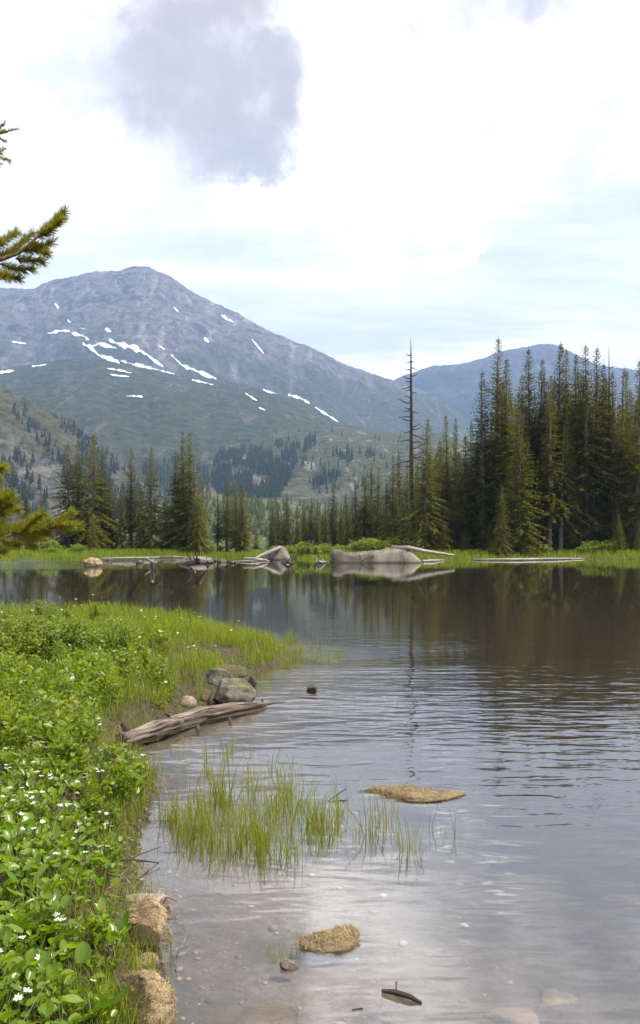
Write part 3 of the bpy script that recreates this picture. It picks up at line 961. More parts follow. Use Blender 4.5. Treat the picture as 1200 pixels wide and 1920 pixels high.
def snag(x, y_top, Y, r0, label, seed, nb, lo):
    rng = np.random.default_rng(seed)
    top = px(x, y_top, Y)
    g = gh(top.x, Y)
    H = top.z - g
    o = empty('dead_tree', (top.x + 0.12, Y, g - 0.05), label, 'dead tree')
    n = 14
    z = np.linspace(-0.3, H, n)
    lean = np.cumsum(rng.normal(0, 0.025, (n, 2)), axis=0)
    rad = r0 * (1 - np.linspace(0, 1, n)) ** 0.7 + 0.018
    v, t_, q = tube([(lean[i, 0] - 0.12 * z[i] / H, lean[i, 1], z[i]) for i in range(n)], rad, 9, 0.06, rng)
    obj('trunk', mesh('dead_trunk', v, t_, q, True, [M['snag']]), o)
    for k in range(nb):
        zz0 = H * (lo + (0.93 - lo) * (k + rng.uniform(0, 1)) / nb)
        f = zz0 / H
        a = rng.uniform(-0.5, 0.5) + (0 if rng.uniform() < 0.5 else math.pi)
        L = (2.6 * (1 - f) + 0.35) * rng.uniform(0.5, 1.25)
        c, s = math.cos(a), math.sin(a)
        bx = np.interp(zz0, z, lean[:, 0]) - 0.12 * f
        P = [(bx + c * r * L, s * r * L, zz0 + L * (0.16 * math.sin(r * 3.0 + k) - 0.25 * r + 0.3 * r * r)) for r in (0, 0.3, 0.6, 0.85, 1.0)]
        A = Acc()
        A.add(*tube(P, [0.075, 0.055, 0.04, 0.028, 0.012], 4))
        for e in range(3):
            r = rng.uniform(0.4, 0.95)
            p0 = np.array(P[0]) * (1 - r) + np.array(P[-1]) * r
            p0[2] = np.interp(r, (0, 0.3, 0.6, 0.85, 1.0), [p[2] for p in P])
            d = np.array([c * 0.22, rng.uniform(-0.2, 0.2), rng.uniform(-0.2, 0.2)])
            A.add(*tube([p0, p0 + d], [0.014, 0.006], 3))
        obj('branch', A.mesh('dead_branch', [M['snag']]), o)
    return o


snag(772, 634, 91, 0.28, 'tall bare dead trunk with short broken side branches', 41, 30, 0.40)
snag(1140, 648, 96, 0.16, 'thin bare dead pole sticking out of the dark wood', 42, 6, 0.6)

# ------------------------------------------------------------------ far conifers on the slopes
def small_conifer(rng, H=1.0, R0=0.17):
    v, t_ = [], []
    for k in range(6):
        z0 = 0.05 + 0.145 * k; z1 = z0 + 0.26
        r = R0 * (1 - 0.155 * k) * rng.uniform(0.8, 1.2)
        n = 9
        b = len(v)
        a0 = rng.uniform(0, 6)
        for j in range(n):
            a = a0 + j * 6.283 / n
            q = r * (rng.uniform(0.9, 1.35) if j % 2 else rng.uniform(0.35, 0.6))
            v.append((math.cos(a) * q, math.sin(a) * q, (z0 + (rng.uniform(-0.06, 0.01) if j % 2 else rng.uniform(0.0, 0.06))) * H))
        v.append((rng.uniform(-.015, .015), rng.uniform(-.015, .015), min(1.0, z1) * H))
        for j in range(n): t_.append((b + j, b + (j + 1) % n, b + n))
    return np.array(v), np.array(t_)


CON = [small_conifer(np.random.default_rng(60 + i)) for i in range(6)]


def forest(name, points, hmin, hmax, mat, label, rng, wide=1.0):
    A = Acc()
    for p in points:
        v, t_ = CON[rng.integers(0, 6)]
        h = hmin + (hmax - hmin) * rng.beta(1.6, 2.2)
        A.add(v * (h * wide, h * wide, h) + (p[0], p[1], p[2] - 0.4), t_)
    return tag(obj(name, A.mesh(name, [mat])), label, 'forest', None, 'stuff')


rg = np.random.default_rng(11)


def scatter(poly_px, n, only, rng, keep=None):
    """stand places on a slope inside an outline"""
    P = np.array(poly_px, float)
    out = []
    tries = 0
    while len(out) < n and tries < n * 12:
        tries += 1
        x, y = rng.uniform(P[:, 0].min(), P[:, 0].max()), rng.uniform(P[:, 1].min(), P[:, 1].max())
        c = False
        j = len(P) - 1
        for i in range(len(P)):
            if (P[i, 1] > y) != (P[j, 1] > y) and x < (P[j, 0] - P[i, 0]) * (y - P[i, 1]) / (P[j, 1] - P[i, 1]) + P[i, 0]: c = not c
            j = i
        if not c: continue
        if keep is not None and float(vnoise(np.array([x * keep[0]]), np.array([y * keep[1]]))[0]) < keep[2]: continue
        h = hit(x, y, only)
        if h: out.append(h[0])
    return out


pts = scatter([(395, 905), (405, 850), (450, 838), (500, 848), (525, 830), (560, 838), (592, 815), (596, 830), (560, 860), (545, 900), (520, 935), (470, 935), (410, 930)], 900, {2}, rg, (0.05, 0.07, -0.35))
pts += scatter([(634, 850), (662, 848), (664, 866), (640, 868)], 22, {2}, rg) + scatter([(684, 846), (704, 848), (702, 866), (686, 866)], 16, {2}, rg)
pts += scatter([(380, 825), (440, 815), (520, 812), (600, 806), (690, 815), (770, 822), (770, 900), (600, 930), (560, 900)], 70, {2}, rg)
pts += scatter([(580, 905), (640, 885), (640, 897), (590, 918)], 50, {2}, rg)
pts += scatter([(250, 870), (330, 862), (390, 880), (400, 930), (300, 935)], 260, {1, 2}, rg, (0.05, 0.05, -0.2))
forest('distant_forest', pts, 9, 17, M['spruce_far'], 'blue-green conifer forest patches on the foothill', rg, 1.1)
pts = scatter([(385, 1005), (385, 935), (470, 940), (560, 945), (640, 955), (720, 965), (760, 1010)], 420, {4}, rg)
pts += scatter([(200, 990), (260, 960), (330, 935), (385, 935), (385, 1005)], 150, {4}, rg)
forest('hill_forest', pts, 5, 10, M['hill_green'], 'pale green conifers covering the low rise', rg, 1.3)

# conifers on the rocky hillside: the larger ones are trees of their own
hill_pts = scatter([(100, 780), (120, 786), (165, 818), (205, 852), (240, 885), (290, 935), (290, 1000), (200, 1000), (140, 930), (95, 850)], 520, {3}, rg, (0.03, 0.03, -0.3))
hill_pts += scatter([(20, 755), (45, 755), (60, 790), (100, 830), (150, 900), (110, 880), (60, 820), (20, 775)], 60, {3}, rg) + scatter([(0, 830), (60, 860), (100, 960), (0, 990)], 50, {3}, rg)
hill_pts.sort(key=lambda p: p.y)
hill_con = [mesh('hillside_conifer', v, t_, None, False, [M['spruce_far']]) for v, t_ in CON]
for i, p in enumerate(hill_pts[:220]):
    h = rg.uniform(6, 16)
    o = obj('conifer_tree', hill_con[i % 6], None, (p.x, p.y, p.z - 0.4), (0, 0, rg.uniform(0, 6.28)), (h * 1.35, h * 1.35, h))
    tag(o, 'small dark conifer growing on the rocky hillside', 'tree', 'conifers scattered over the rocky hillside')
forest('hillside_forest', hill_pts[220:], 7, 13, M['spruce_far'], 'dark conifers massed on the upper rocky hillside', rg, 1.2)


# ------------------------------------------------------------------ leafy shrubs
def leaf_cloud(n, shape, size, rng, up=0.35):
    """n small pointed leaves at given points: two triangles each, folded along the midrib"""
    P = shape
    n = len(P)
    d = rng.normal(0, 1, (n, 3)); d[:, 2] = np.abs(d[:, 2]) * up + 0.2
    d /= np.linalg.norm(d, axis=1)[:, None]
    s = np.cross(d, rng.normal(0, 1, (n, 3))); s /= np.linalg.norm(s, axis=1)[:, None]
    L = size * rng.uniform(0.6, 1.3, (n, 1))
    nn = np.cross(d, s)
    a = P; b = P + d * L * 0.5 + s * L * 0.26 + nn * L * 0.07; c = P + d * L; e = P + d * L * 0.5 - s * L * 0.26 + nn * L * 0.07
    V = np.stack([a, b, c, e], 1).reshape(-1, 3)
    i = np.arange(n) * 4
    T = np.concatenate([np.stack([i, i + 1, i + 2], 1), np.stack([i, i + 2, i + 3], 1)])
    return V, T


def shrub_meshes(rng, Rr, H, stems, per, leaf, mat):
    st, pts = Acc(), []
    for k in range(stems):
        a = rng.uniform(0, 6.28); sp_ = rng.uniform(0.1, 1.0) * Rr
        top = np.array([math.cos(a) * sp_, math.sin(a) * sp_, H * rng.uniform(0.6, 1.05) * (1 - 0.35 * (sp_ / Rr) ** 2)])
        b = np.array([math.cos(a) * sp_ * 0.25, math.sin(a) * sp_ * 0.25, -0.03])
        mid = (b + top) / 2 + rng.normal(0, 0.06, 3) * Rr
        path = [b, b * 0.5 + mid * 0.5 + rng.normal(0, 0.02, 3) * Rr, mid, mid * 0.4 + top * 0.6, top]
        st.add(*tube(path, [0.008, 0.007, 0.006, 0.004, 0.002], 4))
        tt = rng.uniform(0.18, 1.0, per) ** 0.7
        arr = np.array(path)
        q = np.stack([np.interp(tt, np.linspace(0, 1, 5), arr[:, j]) for j in range(3)], 1)
        q += rng.normal(0, 0.085, (per, 3)) * Rr * (1.15 - 0.6 * tt[:, None])
        q[:, 2] = np.maximum(q[:, 2], 0.02)
        pts.append(q)
    P = np.concatenate(pts)
    V, T = leaf_cloud(len(P), P, leaf, rng)
    return mesh('shrub_foliage', V, T, None, False, [mat]), st.mesh('shrub_stems', [M['twig']])


SHR = [shrub_meshes(np.random.default_rng(200 + i), 0.42, 0.55, 34, 58, 0.042, M['willow']) for i in range(5)]
FSH = [shrub_meshes(np.random.default_rng(220 + i), 1.0, 1.3, 30, 46, 0.17, M['willow']) for i in range(4)]


def shrub(x, y, h, wide, i, label, group, lib=SHR, H0=0.55):
    g = gh(x, y)
    s = h / H0
    o = empty('willow_shrub', (x, y, g), label, 'shrub', group, random.uniform(0, 6.28), (s * wide, s * wide, s))
    obj('stems', lib[i % len(lib)][1], o)
    obj('foliage', lib[i % len(lib)][0], o)
    return o


GW = 'low willow shrubs on the near bank'
LANDMARKS = [('the mottled block rock', -0.78, 3.75), ('the rounded corner rock', -0.63, 3.2), ('the flat reddish rock', -0.82, 4.25), ('the twig over the water', -1.05, 4.9),
             ('the grey rock in the litter', -1.38, 6.4), ('the driftwood log root', -1.75, 7.9), ('the dark grey boulder', -1.05, 9.6), ('the mossy slab', -1.15, 11.2),
             ('the rotten log', -3.3, 11.0), ('the bare reddish twig', -2.9, 10.6), ('the tallest willow sprig', -4.6, 15.2), ('the tip of the grassy point', -0.7, 15.0),
             ('the grass tuft at the bottom', -0.85, 2.9), ('the pine trunk foot', -2.0, 4.8), ('the left picture border', -2.1, 6.2), ('the left border shrubs', -3.3, 8.8)]


def whereabouts(x, y, marks=LANDMARKS):
    n, ax, ay = min(marks, key=lambda m: ((m[1] - x) ** 2 + ((m[2] - y) * 0.7) ** 2) / (0.3 + 0.05 * m[2]))
    dx, dy = x - ax, (y - ay) * 0.8
    if n.startswith('the left'): return ('high' if n.endswith('shrubs') else 'low') + ' on the bank by the left picture edge'
    if abs(dx) > abs(dy): return ('left of ' if dx < 0 else 'right of ') + n
    return ('behind ' if dy > 0 else 'in front of ') + n


n_s = 0
tall = [(78, 1125, 15.2, 'tallest willow sprig poking above the left bank shrubs'), (182, 1130, 15.4, 'bushy willow crown at the back edge of the bank'),
        (125, 1143, 15.0, 'willow bush between the two tall ones at the back of the bank'), (15, 1141, 14.2, 'willow bush at the left border of the picture')]
for x, yt, Y, lab in tall:
    t0 = px(x, yt, Y)
    shrub(t0.x, Y, t0.z - gh(t0.x, Y), 0.9, n_s, lab, GW); n_s += 1
tries = 0
rs = random.Random(21)
while n_s < 62 and tries < 3000:
    tries += 1
    Y = rs.uniform(10.6, 18.5)
    x = rs.uniform(-0.40 * Y, -1.9 - 0.02 * Y)
    d = float(lake_sd(np.array([x]), np.array([Y]))[0])
    pxx = CX + x / Y * FPX
    if d < 0.30: continue
    if pxx > 350 or (pxx > 240 and Y < 12.6): continue
    ytop = np.interp(pxx, [0, 200, 260, 330], [1146, 1150, 1166, 1182]) + rs.uniform(2, 26)
    hmax = CAM_H - (ytop - HOR) / FPX * Y - gh(x, Y)
    h = min(rs.uniform(0.38, 0.6), hmax)
    if h < 0.16: continue
    shrub(x, Y, h, rs.uniform(0.85, 1.3), n_s, 'low bright green willow shrub growing ' + whereabouts(x, Y), GW)
    n_s += 1
GF = 'willow bushes along the far shore'
k = 0
for x0, x1, Y0, Y1, n, h0, h1, lab in ((425, 560, 92, 100, 12, 0.7, 1.2, 'light green willow bush behind the pyramid-shaped boulder'),
                                       (540, 760, 88, 97, 22, 0.8, 1.6, 'light green willow bush behind the long boulder'),
                                       (0, 150, 80, 96, 14, 0.7, 1.4, 'green willow bush on the far left shore below the pine branch'),
                                       (150, 420, 104, 110, 16, 0.6, 1.2, 'green willow bush at the feet of the left shore spruces'),
                                       (790, 1230, 88, 95, 22, 0.6, 1.5, 'dark willow bush at the shaded foot of the wood')):
    for j in range(n):
        x = rs.uniform(x0, x1); Y = rs.uniform(Y0, Y1)
        wx_ = (x - CX) / FPX * Y
        if lake_sd(np.array([wx_]), np.array([Y]))[0] < 1.0: continue
        shrub(wx_, Y, rs.uniform(h0, h1), rs.uniform(1.0, 1.5), k, lab, GF, FSH, 1.3); k += 1


# ------------------------------------------------------------------ grass, sedge and straw
def blades(P, H, W, lean, rng, curl=0.25):
    """grass blades: a bent strip of two quads and a tip"""
    n = len(P)
    a = rng.uniform(0, 6.283, n)
    d = np.stack([np.cos(a), np.sin(a), np.zeros(n)], 1)
    f = rng.uniform(0, 6.283, n)
    s = np.stack([np.cos(f), np.sin(f), np.zeros(n)], 1)
    H = np.asarray(H).reshape(-1, 1) * np.ones((n, 1)); W = np.asarray(W).reshape(-1, 1) * np.ones((n, 1))
    L = np.asarray(lean).reshape(-1, 1) * rng.uniform(0.2, 1.3, (n, 1))
    Z = np.array([0, 0, 1.0])
    p1 = P + Z * H * 0.45 + d * H * L * 0.28
    p2 = P + Z * H * 0.80 + d * H * L * 0.72
    p3 = P + Z * H * (1.0 - 0.25 * L) + d * H * (L * 1.15 + 0.02)
    V = np.stack([P - s * W * 0.5, P + s * W * 0.5, p1 - s * W * 0.45, p1 + s * W * 0.45, p2 - s * W * 0.3, p2 + s * W * 0.3, p3], 1).reshape(-1, 3)
    i = np.arange(n) * 7
    Q = np.concatenate([np.stack([i, i + 1, i + 3, i + 2], 1), np.stack([i + 2, i + 3, i + 5, i + 4], 1)])
    T = np.stack([i + 4, i + 5, i + 6], 1)
    return V, T, Q


def land_points(n, xr, yr, rng, dmin, dmax=99, cond=None):
    x = rng.uniform(*xr, n); y = rng.uniform(*yr, n)
    d = lake_sd(x, y)
    k = (d > dmin) & (d < dmax) & (x > -0.42 * y - 0.2)
    if cond is not None: k &= cond(x, y, d)
    x, y = x[k], y[k]
    return np.stack([x, y, ground_h(x, y) - 0.01], 1)


rgz = np.random.default_rng(33)
pxof = lambda x, y: CX + x / y * FPX
A = Acc()
clump = lambda x, y, f, lo: vnoise(x * f, y * f) > lo
P = land_points(34000, (-6, 0.4), (9.3, 18), rgz, 0.05, 99, lambda x, y, d: (pxof(x, y) > 130) & ((d > 0.28) | (y > 10.6) | (rgz.uniform(0, 1, len(d)) < 0.2)) & clump(x, y, 2.2, -0.38))
A.add(*blades(P, rgz.uniform(0.10, 0.26, len(P)) * (1 + 0.7 * vnoise(P[:, 0] * 1.6, P[:, 1] * 1.6)), 0.007, 0.4, rgz))
P = land_points(14000, (-6, -0.9), (7.4, 9.6), rgz, 0.24, 99, lambda x, y, d: clump(x, y, 2.6, -0.2))
A.add(*blades(P, rgz.uniform(0.08, 0.22, len(P)), 0.006, 0.3, rgz))
P = land_points(24000, (-4, -0.4), (2.4, 7.4), rgz, 0.02, 99, lambda x, y, d: clump(x, y, 3.5, -0.05))
A.add(*blades(P, rgz.uniform(0.06, 0.18, len(P)), 0.0042, 0.4, rgz))
P = land_points(9000, (-2.6, -0.4), (2.9, 9.6), rgz, -0.05, 0.22)
A.add(*blades(P, rgz.uniform(0.05, 0.14, len(P)), 0.0035, 0.5, rgz))
P = land_points(9000, (-9, -3), (10, 20.5), rgz, 0.05)
A.add(*blades(P, rgz.uniform(0.1, 0.3, len(P)), 0.008, 0.4, rgz))
# a tuft of long grass rising into the bottom of the view
P = np.stack([rgz.normal(-0.72, 0.05, 160), rgz.normal(2.98, 0.05, 160), np.zeros(160)], 1); P[:, 2] = ground_h(P[:, 0], P[:, 1])
A.add(*blades(P, rgz.uniform(0.12, 0.24, 160), 0.004, 0.35, rgz))
tag(obj('grass', A.mesh('grass', [M['grass']])), 'bright green grass covering the near bank', 'grass', None, 'stuff')

A = Acc()
x = rgz.uniform(-30, 36, 60000); y = rgz.uniform(76, 106, 60000)
d = lake_sd(x, y)
k = (d > -0.5) & (d < 7.5) & (vnoise(x * 0.35, y * 0.35) > -0.55)
P = np.stack([x[k], y[k], ground_h(x[k], y[k]) - 0.02], 1)
P = P[:24000]
A.add(*blades(P, rgz.uniform(0.25, 0.62, len(P)), 0.05, 0.25, rgz))
tag(obj('shore_grass', A.mesh('shore_grass', [M['grass']])), 'bright green sedge meadow fringing the far shore', 'grass', None, 'stuff')

# dead straw washed onto the mud
A = Acc()
x = rgz.uniform(-2.4, -0.3, 16000); y = rgz.uniform(2.9, 10.2, 16000)
d = lake_sd(x, y)
k = (d > -0.10) & (d < 0.30) & (vnoise(x * 3, y * 3) > -0.25)
P = np.stack([x[k], y[k], np.maximum(ground_h(x[k], y[k]), 0) + 0.006], 1)
n = len(P)
a = rgz.uniform(0, 6.28, n); dd = np.stack([np.cos(a), np.sin(a), rgz.uniform(-0.05, 0.3, n)], 1); ss = np.stack([-np.sin(a), np.cos(a), np.zeros(n)], 1)
L = rgz.uniform(0.03, 0.13, (n, 1))
V = np.stack([P - ss * 0.002, P + ss * 0.002, P + dd * L], 1).reshape(-1, 3)
A.add(V, np.arange(3 * n).reshape(-1, 3))
P = land_points(5200, (-4, -0.4), (2.5, 11.5), rgz, 0.03)
A.add(*blades(P, rgz.uniform(0.05, 0.24, len(P)), 0.0032, 0.8, rgz))
tag(obj('dead_straw', A.mesh('dead_straw', [M['straw']])), 'pale dead straw and litter lying along the waterline', 'straw', None, 'stuff')

# sedge tufts standing in the water
TUFT = []
for i in range(7):
    g_ = np.random.default_rng(300 + i)
    n = [13, 20, 26, 9, 16, 30, 4][i]
    P = np.stack([g_.normal(0, 0.036, n), g_.normal(0, 0.036, n), np.full(n, -0.10)], 1)
    V, T, Q = blades(P, g_.uniform(0.15, 0.38, n), 0.0054, np.where(g_.uniform(0, 1, n) < 0.25, 0.6, 0.2), g_)
    TUFT.append(mesh('sedge_tuft', V, T, Q, False, [M['sedge']]))


def tuft(x, y, i, s, label, group):
    o = obj('sedge_tuft', TUFT[i], None, (x, y, 0.0), (0, 0, random.uniform(0, 6.28)), (s, s, s * random.uniform(0.85, 1.15)))
    return tag(o, label, 'sedge', group)


WMARKS = [('the tan slab', 0.6, 6.0), ('the thickest sedge clump', -0.69, 6.0), ('the driftwood log', -1.2, 8.3), ('the grey rock in the litter', -1.38, 6.4), ('the dark stick in the sedge', 0.05, 5.95),
          ('the twig over the water', -0.85, 4.9), ('the open water before the sedge', -0.35, 4.8)]
GS = 'sedge tufts standing in the shallow bay'
rt = random.Random(9)
lone = [(772, 1592, 0.9, 'sedge tuft standing right of the tan slab by itself, right of the main stand'), (843, 1562, 0.7, 'rightmost lone sedge stalk of the shallow bay'),
        (815, 1560, 0.7, 'pair of lone stalks left of the rightmost one'), (728, 1545, 1.0, 'upright sedge tuft in front of the tan slab'),
        (690, 1560, 1.0, 'leaning sedge tuft left of the tan slab'), (400, 1500, 1.35, 'thickest and tallest sedge clump at the back of the stand')]
for x, y, s, lab in lone:
    p = on_water(x, y)
    tuft(p.x, p.y, 2 if s > 1.2 else (6 if s < 0.8 else 1), s, lab, GS)
p = on_water(405, 1497)
tuft(p.x + 0.03, p.y + 0.02, 5, 1.2, 'dense sedge clump joined to the thickest one', GS)
cnt = 0
while cnt < 145:
    x = 300 + 390 * rt.random() ** 1.15; y = rt.uniform(1470, 1630)
    c = (x - 480) / 190; e = (y - 1548) / 72
    if c * c + e * e > 1 + rt.uniform(-0.5, 0.1): continue
    p = on_water(x, y)
    if lake_sd(np.array([p.x]), np.array([p.y]))[0] > -0.02: continue
    tuft(p.x, p.y, rt.choice([0, 1, 3, 4, 3, 6]), rt.uniform(0.55, 1.0), 'green sedge tuft in the shallow bay, ' + whereabouts(p.x, p.y, WMARKS), GS)
    cnt += 1
for j in range(26):
    x = rt.uniform(270, 560); y = rt.uniform(1402, 1480)
    p = on_water(x, y)
    if lake_sd(np.array([p.x]), np.array([p.y]))[0] > 0.05: continue
    tuft(p.x, p.y, rt.choice([0, 3, 6, 6]), rt.uniform(0.5, 0.9), 'thin sedge tuft in the shallows, ' + whereabouts(p.x, p.y, WMARKS), GS)
GP = 'sedge tufts off the grassy point'
for j in range(105):
    x = rt.uniform(375, 640); y = rt.uniform(1196, 1252) if x < 560 else rt.uniform(1212, 1240)
    p = on_water(x, y)
    o = tuft(p.x, p.y, rt.choice([1, 2, 2, 4, 5] if x < 560 else [0, 3, 6]), rt.uniform(0.7, 1.0) if x < 560 else rt.uniform(0.65, 0.95),
             'dense green sedge tuft on the grassy point' if x < 545 else 'sparse sedge tuft in the water off the tip of the grassy point', GP)
    o.location.z = max(0.0, gh(p.x, p.y)) + (0.02 if x < 545 else 0)
for j, (x, y) in enumerate([(205, 1655), (218, 1668), (245, 1690), (262, 1672), (280, 1690), (235, 1640)]):
    p = on_water(x, y)
    tuft(p.x, p.y, [0, 3, 6][j % 3], 0.5, 'short sedge sprig beside the flat reddish rock', GS)
for j in range(7):
    p = on_water(500 + j * 9, 1780 + (j % 3) * 8)
    o = tuft(p.x, p.y, [3, 6, 0][j % 3], 0.33, 'small half-dead sedge sprig left of the tan rock in the water', GS)


# ------------------------------------------------------------------ broad-leaved plants of the near bank
def leaf_mesh(name, L, W, cup, bend, rng):
    rows = [(0.0, 0.12, -0.06), (0.06, 0.62, -0.10), (0.25, 0.95, 0.0), (0.5, 1.0, 0.0), (0.75, 0.78, 0.0), (0.92, 0.42, 0.0), (1.0, 0.0, 0.0)]
    V = []
    for t_, w_, back in rows:
        x = t_ * L
        z = bend * L * math.sin(t_ * 2.2)
        for s in (-1, -0.5, 0, 0.5, 1):
            yy = s * w_ * W * 0.5
            V.append((x + back * L * (abs(s)), yy, z + cup * W * (abs(s) ** 1.6) * w_ * 0.5 + 0.012 * L * math.sin(9 * t_ + 3 * s + bend * 20)))
    return mesh(name, V, None, grid_faces(5, len(rows)), True, [M['marigold']])


LEAF = [leaf_mesh('marigold_leaf', 0.078, 0.066, 0.55, 0.10, RNG), leaf_mesh('marigold_leaf', 0.088, 0.060, 0.35, -0.10, RNG), leaf_mesh('marigold_leaf', 0.064, 0.058, 0.75, 0.18, RNG),
        leaf_mesh('marigold_leaf', 0.095, 0.056, 0.25, -0.2, RNG)]
stem_v, stem_t, stem_q = tube([(0, 0, 0), (0.01, 0.005, 0.35), (0.0, 0.0, 0.7), (-0.012, 0, 1.0)], [0.0022, 0.002, 0.0018, 0.0016], 5)
STEM = mesh('leaf_stalk', stem_v, stem_t, stem_q, True, [M['stem']])


def flower_mesh(r, rng):
    V, T, mi = [], [], []
    n = 8
    for k in range(n):
        a = k * 6.283 / n + rng.uniform(-0.12, 0.12)
        L = r * rng.uniform(0.85, 1.1); up = rng.uniform(0.1, 0.45)
        c, s = math.cos(a), math.sin(a)
        b = len(V)
        for (rr_, ww, zz_) in ((0.12, 0.08, 0.0), (0.62, 0.19, 0.5), (1.0, 0.0, 0.9)):
            for sg in ((-1, 1) if ww else (0,)):
                V.append((c * rr_ * L - s * sg * ww * L, s * rr_ * L + c * sg * ww * L, zz_ * up * L))
        T += [(b, b + 1, b + 3), (b, b + 3, b + 2), (b + 2, b + 3, b + 4)]
        mi += [0, 0, 0]
    for k in range(9):
        a = k * 0.698
        b = len(V)
        q = r * 0.22
        V += [(0, 0, 0), (math.cos(a) * q, math.sin(a) * q, r * 0.2), (math.cos(a + 0.6) * q, math.sin(a + 0.6) * q, r * 0.22)]
        T.append((b, b + 1, b + 2)); mi.append(1)
    return mesh('marigold_flower', V, T, None, True, [M['petal'], M['stamen']], mi)


FLOW = [flower_mesh(0.0155, np.random.default_rng(400 + i)) for i in range(4)]


def marigold(rng, n_leaf, n_flow, hh, size):
    """returns the local placing of leaves, stalks and flowers of one plant"""
    L, F = [], []
    a0 = rng.uniform(0, 6.28)
    for k in range(n_leaf):
        a = a0 + k * 2.4 + rng.uniform(-0.4, 0.4)
        rr_ = rng.uniform(0.015, 0.085) * size
        h = hh * rng.uniform(0.45, 1.0)
        L.append((a, rr_, h, rng.uniform(-1.15, 0.1), rng.uniform(0.5, 1.0) * size, rng.uniform(-0.6, 0.6)))
    for k in range(n_flow):
        a = rng.uniform(0, 6.28)
        F.append((a, rng.uniform(0.0, 0.06), hh * rng.uniform(1.05, 1.35), rng.uniform(-0.4, 0.4)))
    return L, F


def build_marigold(x, y, rng, n_leaf, n_flow, hh, size, label):
    g = gh(x, y)
    o = empty('marsh_marigold', (x, y, g), label, 'plant', 'marsh marigolds on the near bank')
    st = Acc()
    Ls, Fs = marigold(rng, n_leaf, n_flow, hh, size)
    for a, r_, h, pitch, s, roll in Ls:
        c, q = math.cos(a), math.sin(a)
        b = np.array([c * r_ * 0.15, q * r_ * 0.15, -0.01]); e = np.array([c * r_, q * r_, h])
        st.add(*tube([b, b * 0.4 + e * 0.6 - np.array([c, q, 0]) * 0.01, e], [0.0024, 0.002, 0.0016], 4, cap=False))
        obj('leaf', LEAF[int(rng.integers(0, 4))], o, tuple(e), (roll, pitch, a), (s, s, s))
    for a, r_, h, tilt in Fs:
        e = np.array([math.cos(a) * r_, math.sin(a) * r_, h])
        st.add(*tube([np.array([0, 0, -0.01]), e * 0.6 + np.array([0.006, 0, 0]), e], [0.002, 0.0018, 0.0015], 4, cap=False))
        obj('flower', FLOW[int(rng.integers(0, 4))], o, tuple(e), (tilt, tilt * 0.6, a), (1, 1, 1))
    if st.n: obj('stalks', st.mesh('stalks', [M['stem']]), o)
    return o


rm = np.random.default_rng(77)
placed = []
tries = 0
while len(placed) < 320 and tries < 9000:
    tries += 1
    Y = 2.55 + (6.6 - 2.55) * rm.uniform() ** 1.25
    x = rm.uniform(-0.41 * Y, -0.45)
    d = float(lake_sd(np.array([x]), np.array([Y]))[0])
    if d < 0.045: continue
    pxx = CX + x / Y * FPX
    if (pxx > 212 and 3.45 < Y < 4.6) or (pxx > 200 and Y < 3.35): continue
    if 4.9 < Y < 5.9 and d < 0.16: continue
    if any((x - a) ** 2 + (Y - b) ** 2 < 0.05 ** 2 for a, b in placed): continue
    placed.append((x, Y))
    bloom = rm.uniform() < (0.27 if Y > 3.9 else 0.14)
    nf = int(rm.integers(1, 4)) if bloom else 0
    build_marigold(x, Y, rm, int(rm.integers(6, 10)), nf, rm.uniform(0.09, 0.17), rm.uniform(0.5, 0.9) if Y < 4.3 else rm.uniform(0.45, 0.75),
                   ['marsh marigold without open flower, ', 'marsh marigold with one white flower, ', 'marsh marigold with two white flowers, ', 'marsh marigold with three white flowers, '][nf] + whereabouts(x, Y))


def herb_mesh(rng, n_stem, H, leaf, spread):
    st, pts = Acc(), []
    for k in range(n_stem):
        a = rng.uniform(0, 6.28); r_ = rng.uniform(0.2, 1) * spread
        b = np.array([math.cos(a) * r_ * 0.5, math.sin(a) * r_ * 0.5, -0.02]); e = np.array([math.cos(a) * r_, math.sin(a) * r_, H * rng.uniform(0.6, 1.1)])
        st.add(*tube([b, (b + e) / 2 + rng.normal(0, 0.01, 3), e], [0.0022, 0.0018, 0.001], 4, cap=False))
        n = 15
        t_ = rng.uniform(0.15, 1.0, n)[:, None]
        pts.append(b * (1 - t_) + e * t_ + rng.normal(0, 0.018, (n, 3)))
    P = np.concatenate(pts)
    P[:, 2] = np.maximum(P[:, 2], 0.005)
    V, T = leaf_cloud(len(P), P, leaf, rng, 0.5)
    return mesh('herb_foliage', V, T, None, False, [M['herb']]), st.mesh('herb_stems', [M['stem']])


HERB = [herb_mesh(np.random.default_rng(500 + i), 13, 0.24, [0.045, 0.055, 0.036, 0.05][i % 4], 0.11) for i in range(6)]
GH = 'leafy herbs covering the middle of the near bank'
n_h = tries = 0
rh = random.Random(12)
while n_h < 290 and tries < 9000:
    tries += 1
    Y = 2.6 + (13.0 - 2.6) * rh.random() ** 0.7
    x = rh.uniform(-0.40 * Y, -0.5)
    d = float(lake_sd(np.array([x]), np.array([Y]))[0])
    if d < 0.10: continue
    pxx = CX + x / Y * FPX
    if Y < 6.0 and rh.random() < 0.35: continue
    if pxx > 320 or (5.7 < Y < 8.3 and d < 0.38): continue
    if (pxx > 205 and Y < 4.6): continue
    if Y > 7.6 and pxx > 215 and rh.random() < 0.6: continue
    s = rh.uniform(0.7, 1.25) if Y > 5.5 else rh.uniform(0.4, 0.65)
    o = empty('leafy_herb', (x, Y, gh(x, Y)), ('leafy green herb growing ' if Y > 6 else 'low leafy herb among marigolds ') + whereabouts(x, Y),
              'plant', GH, rh.uniform(0, 6.28), (s, s, s))
    i = rh.randrange(6)
    obj('stems', HERB[i][1], o); obj('foliage', HERB[i][0], o)
    n_h += 1

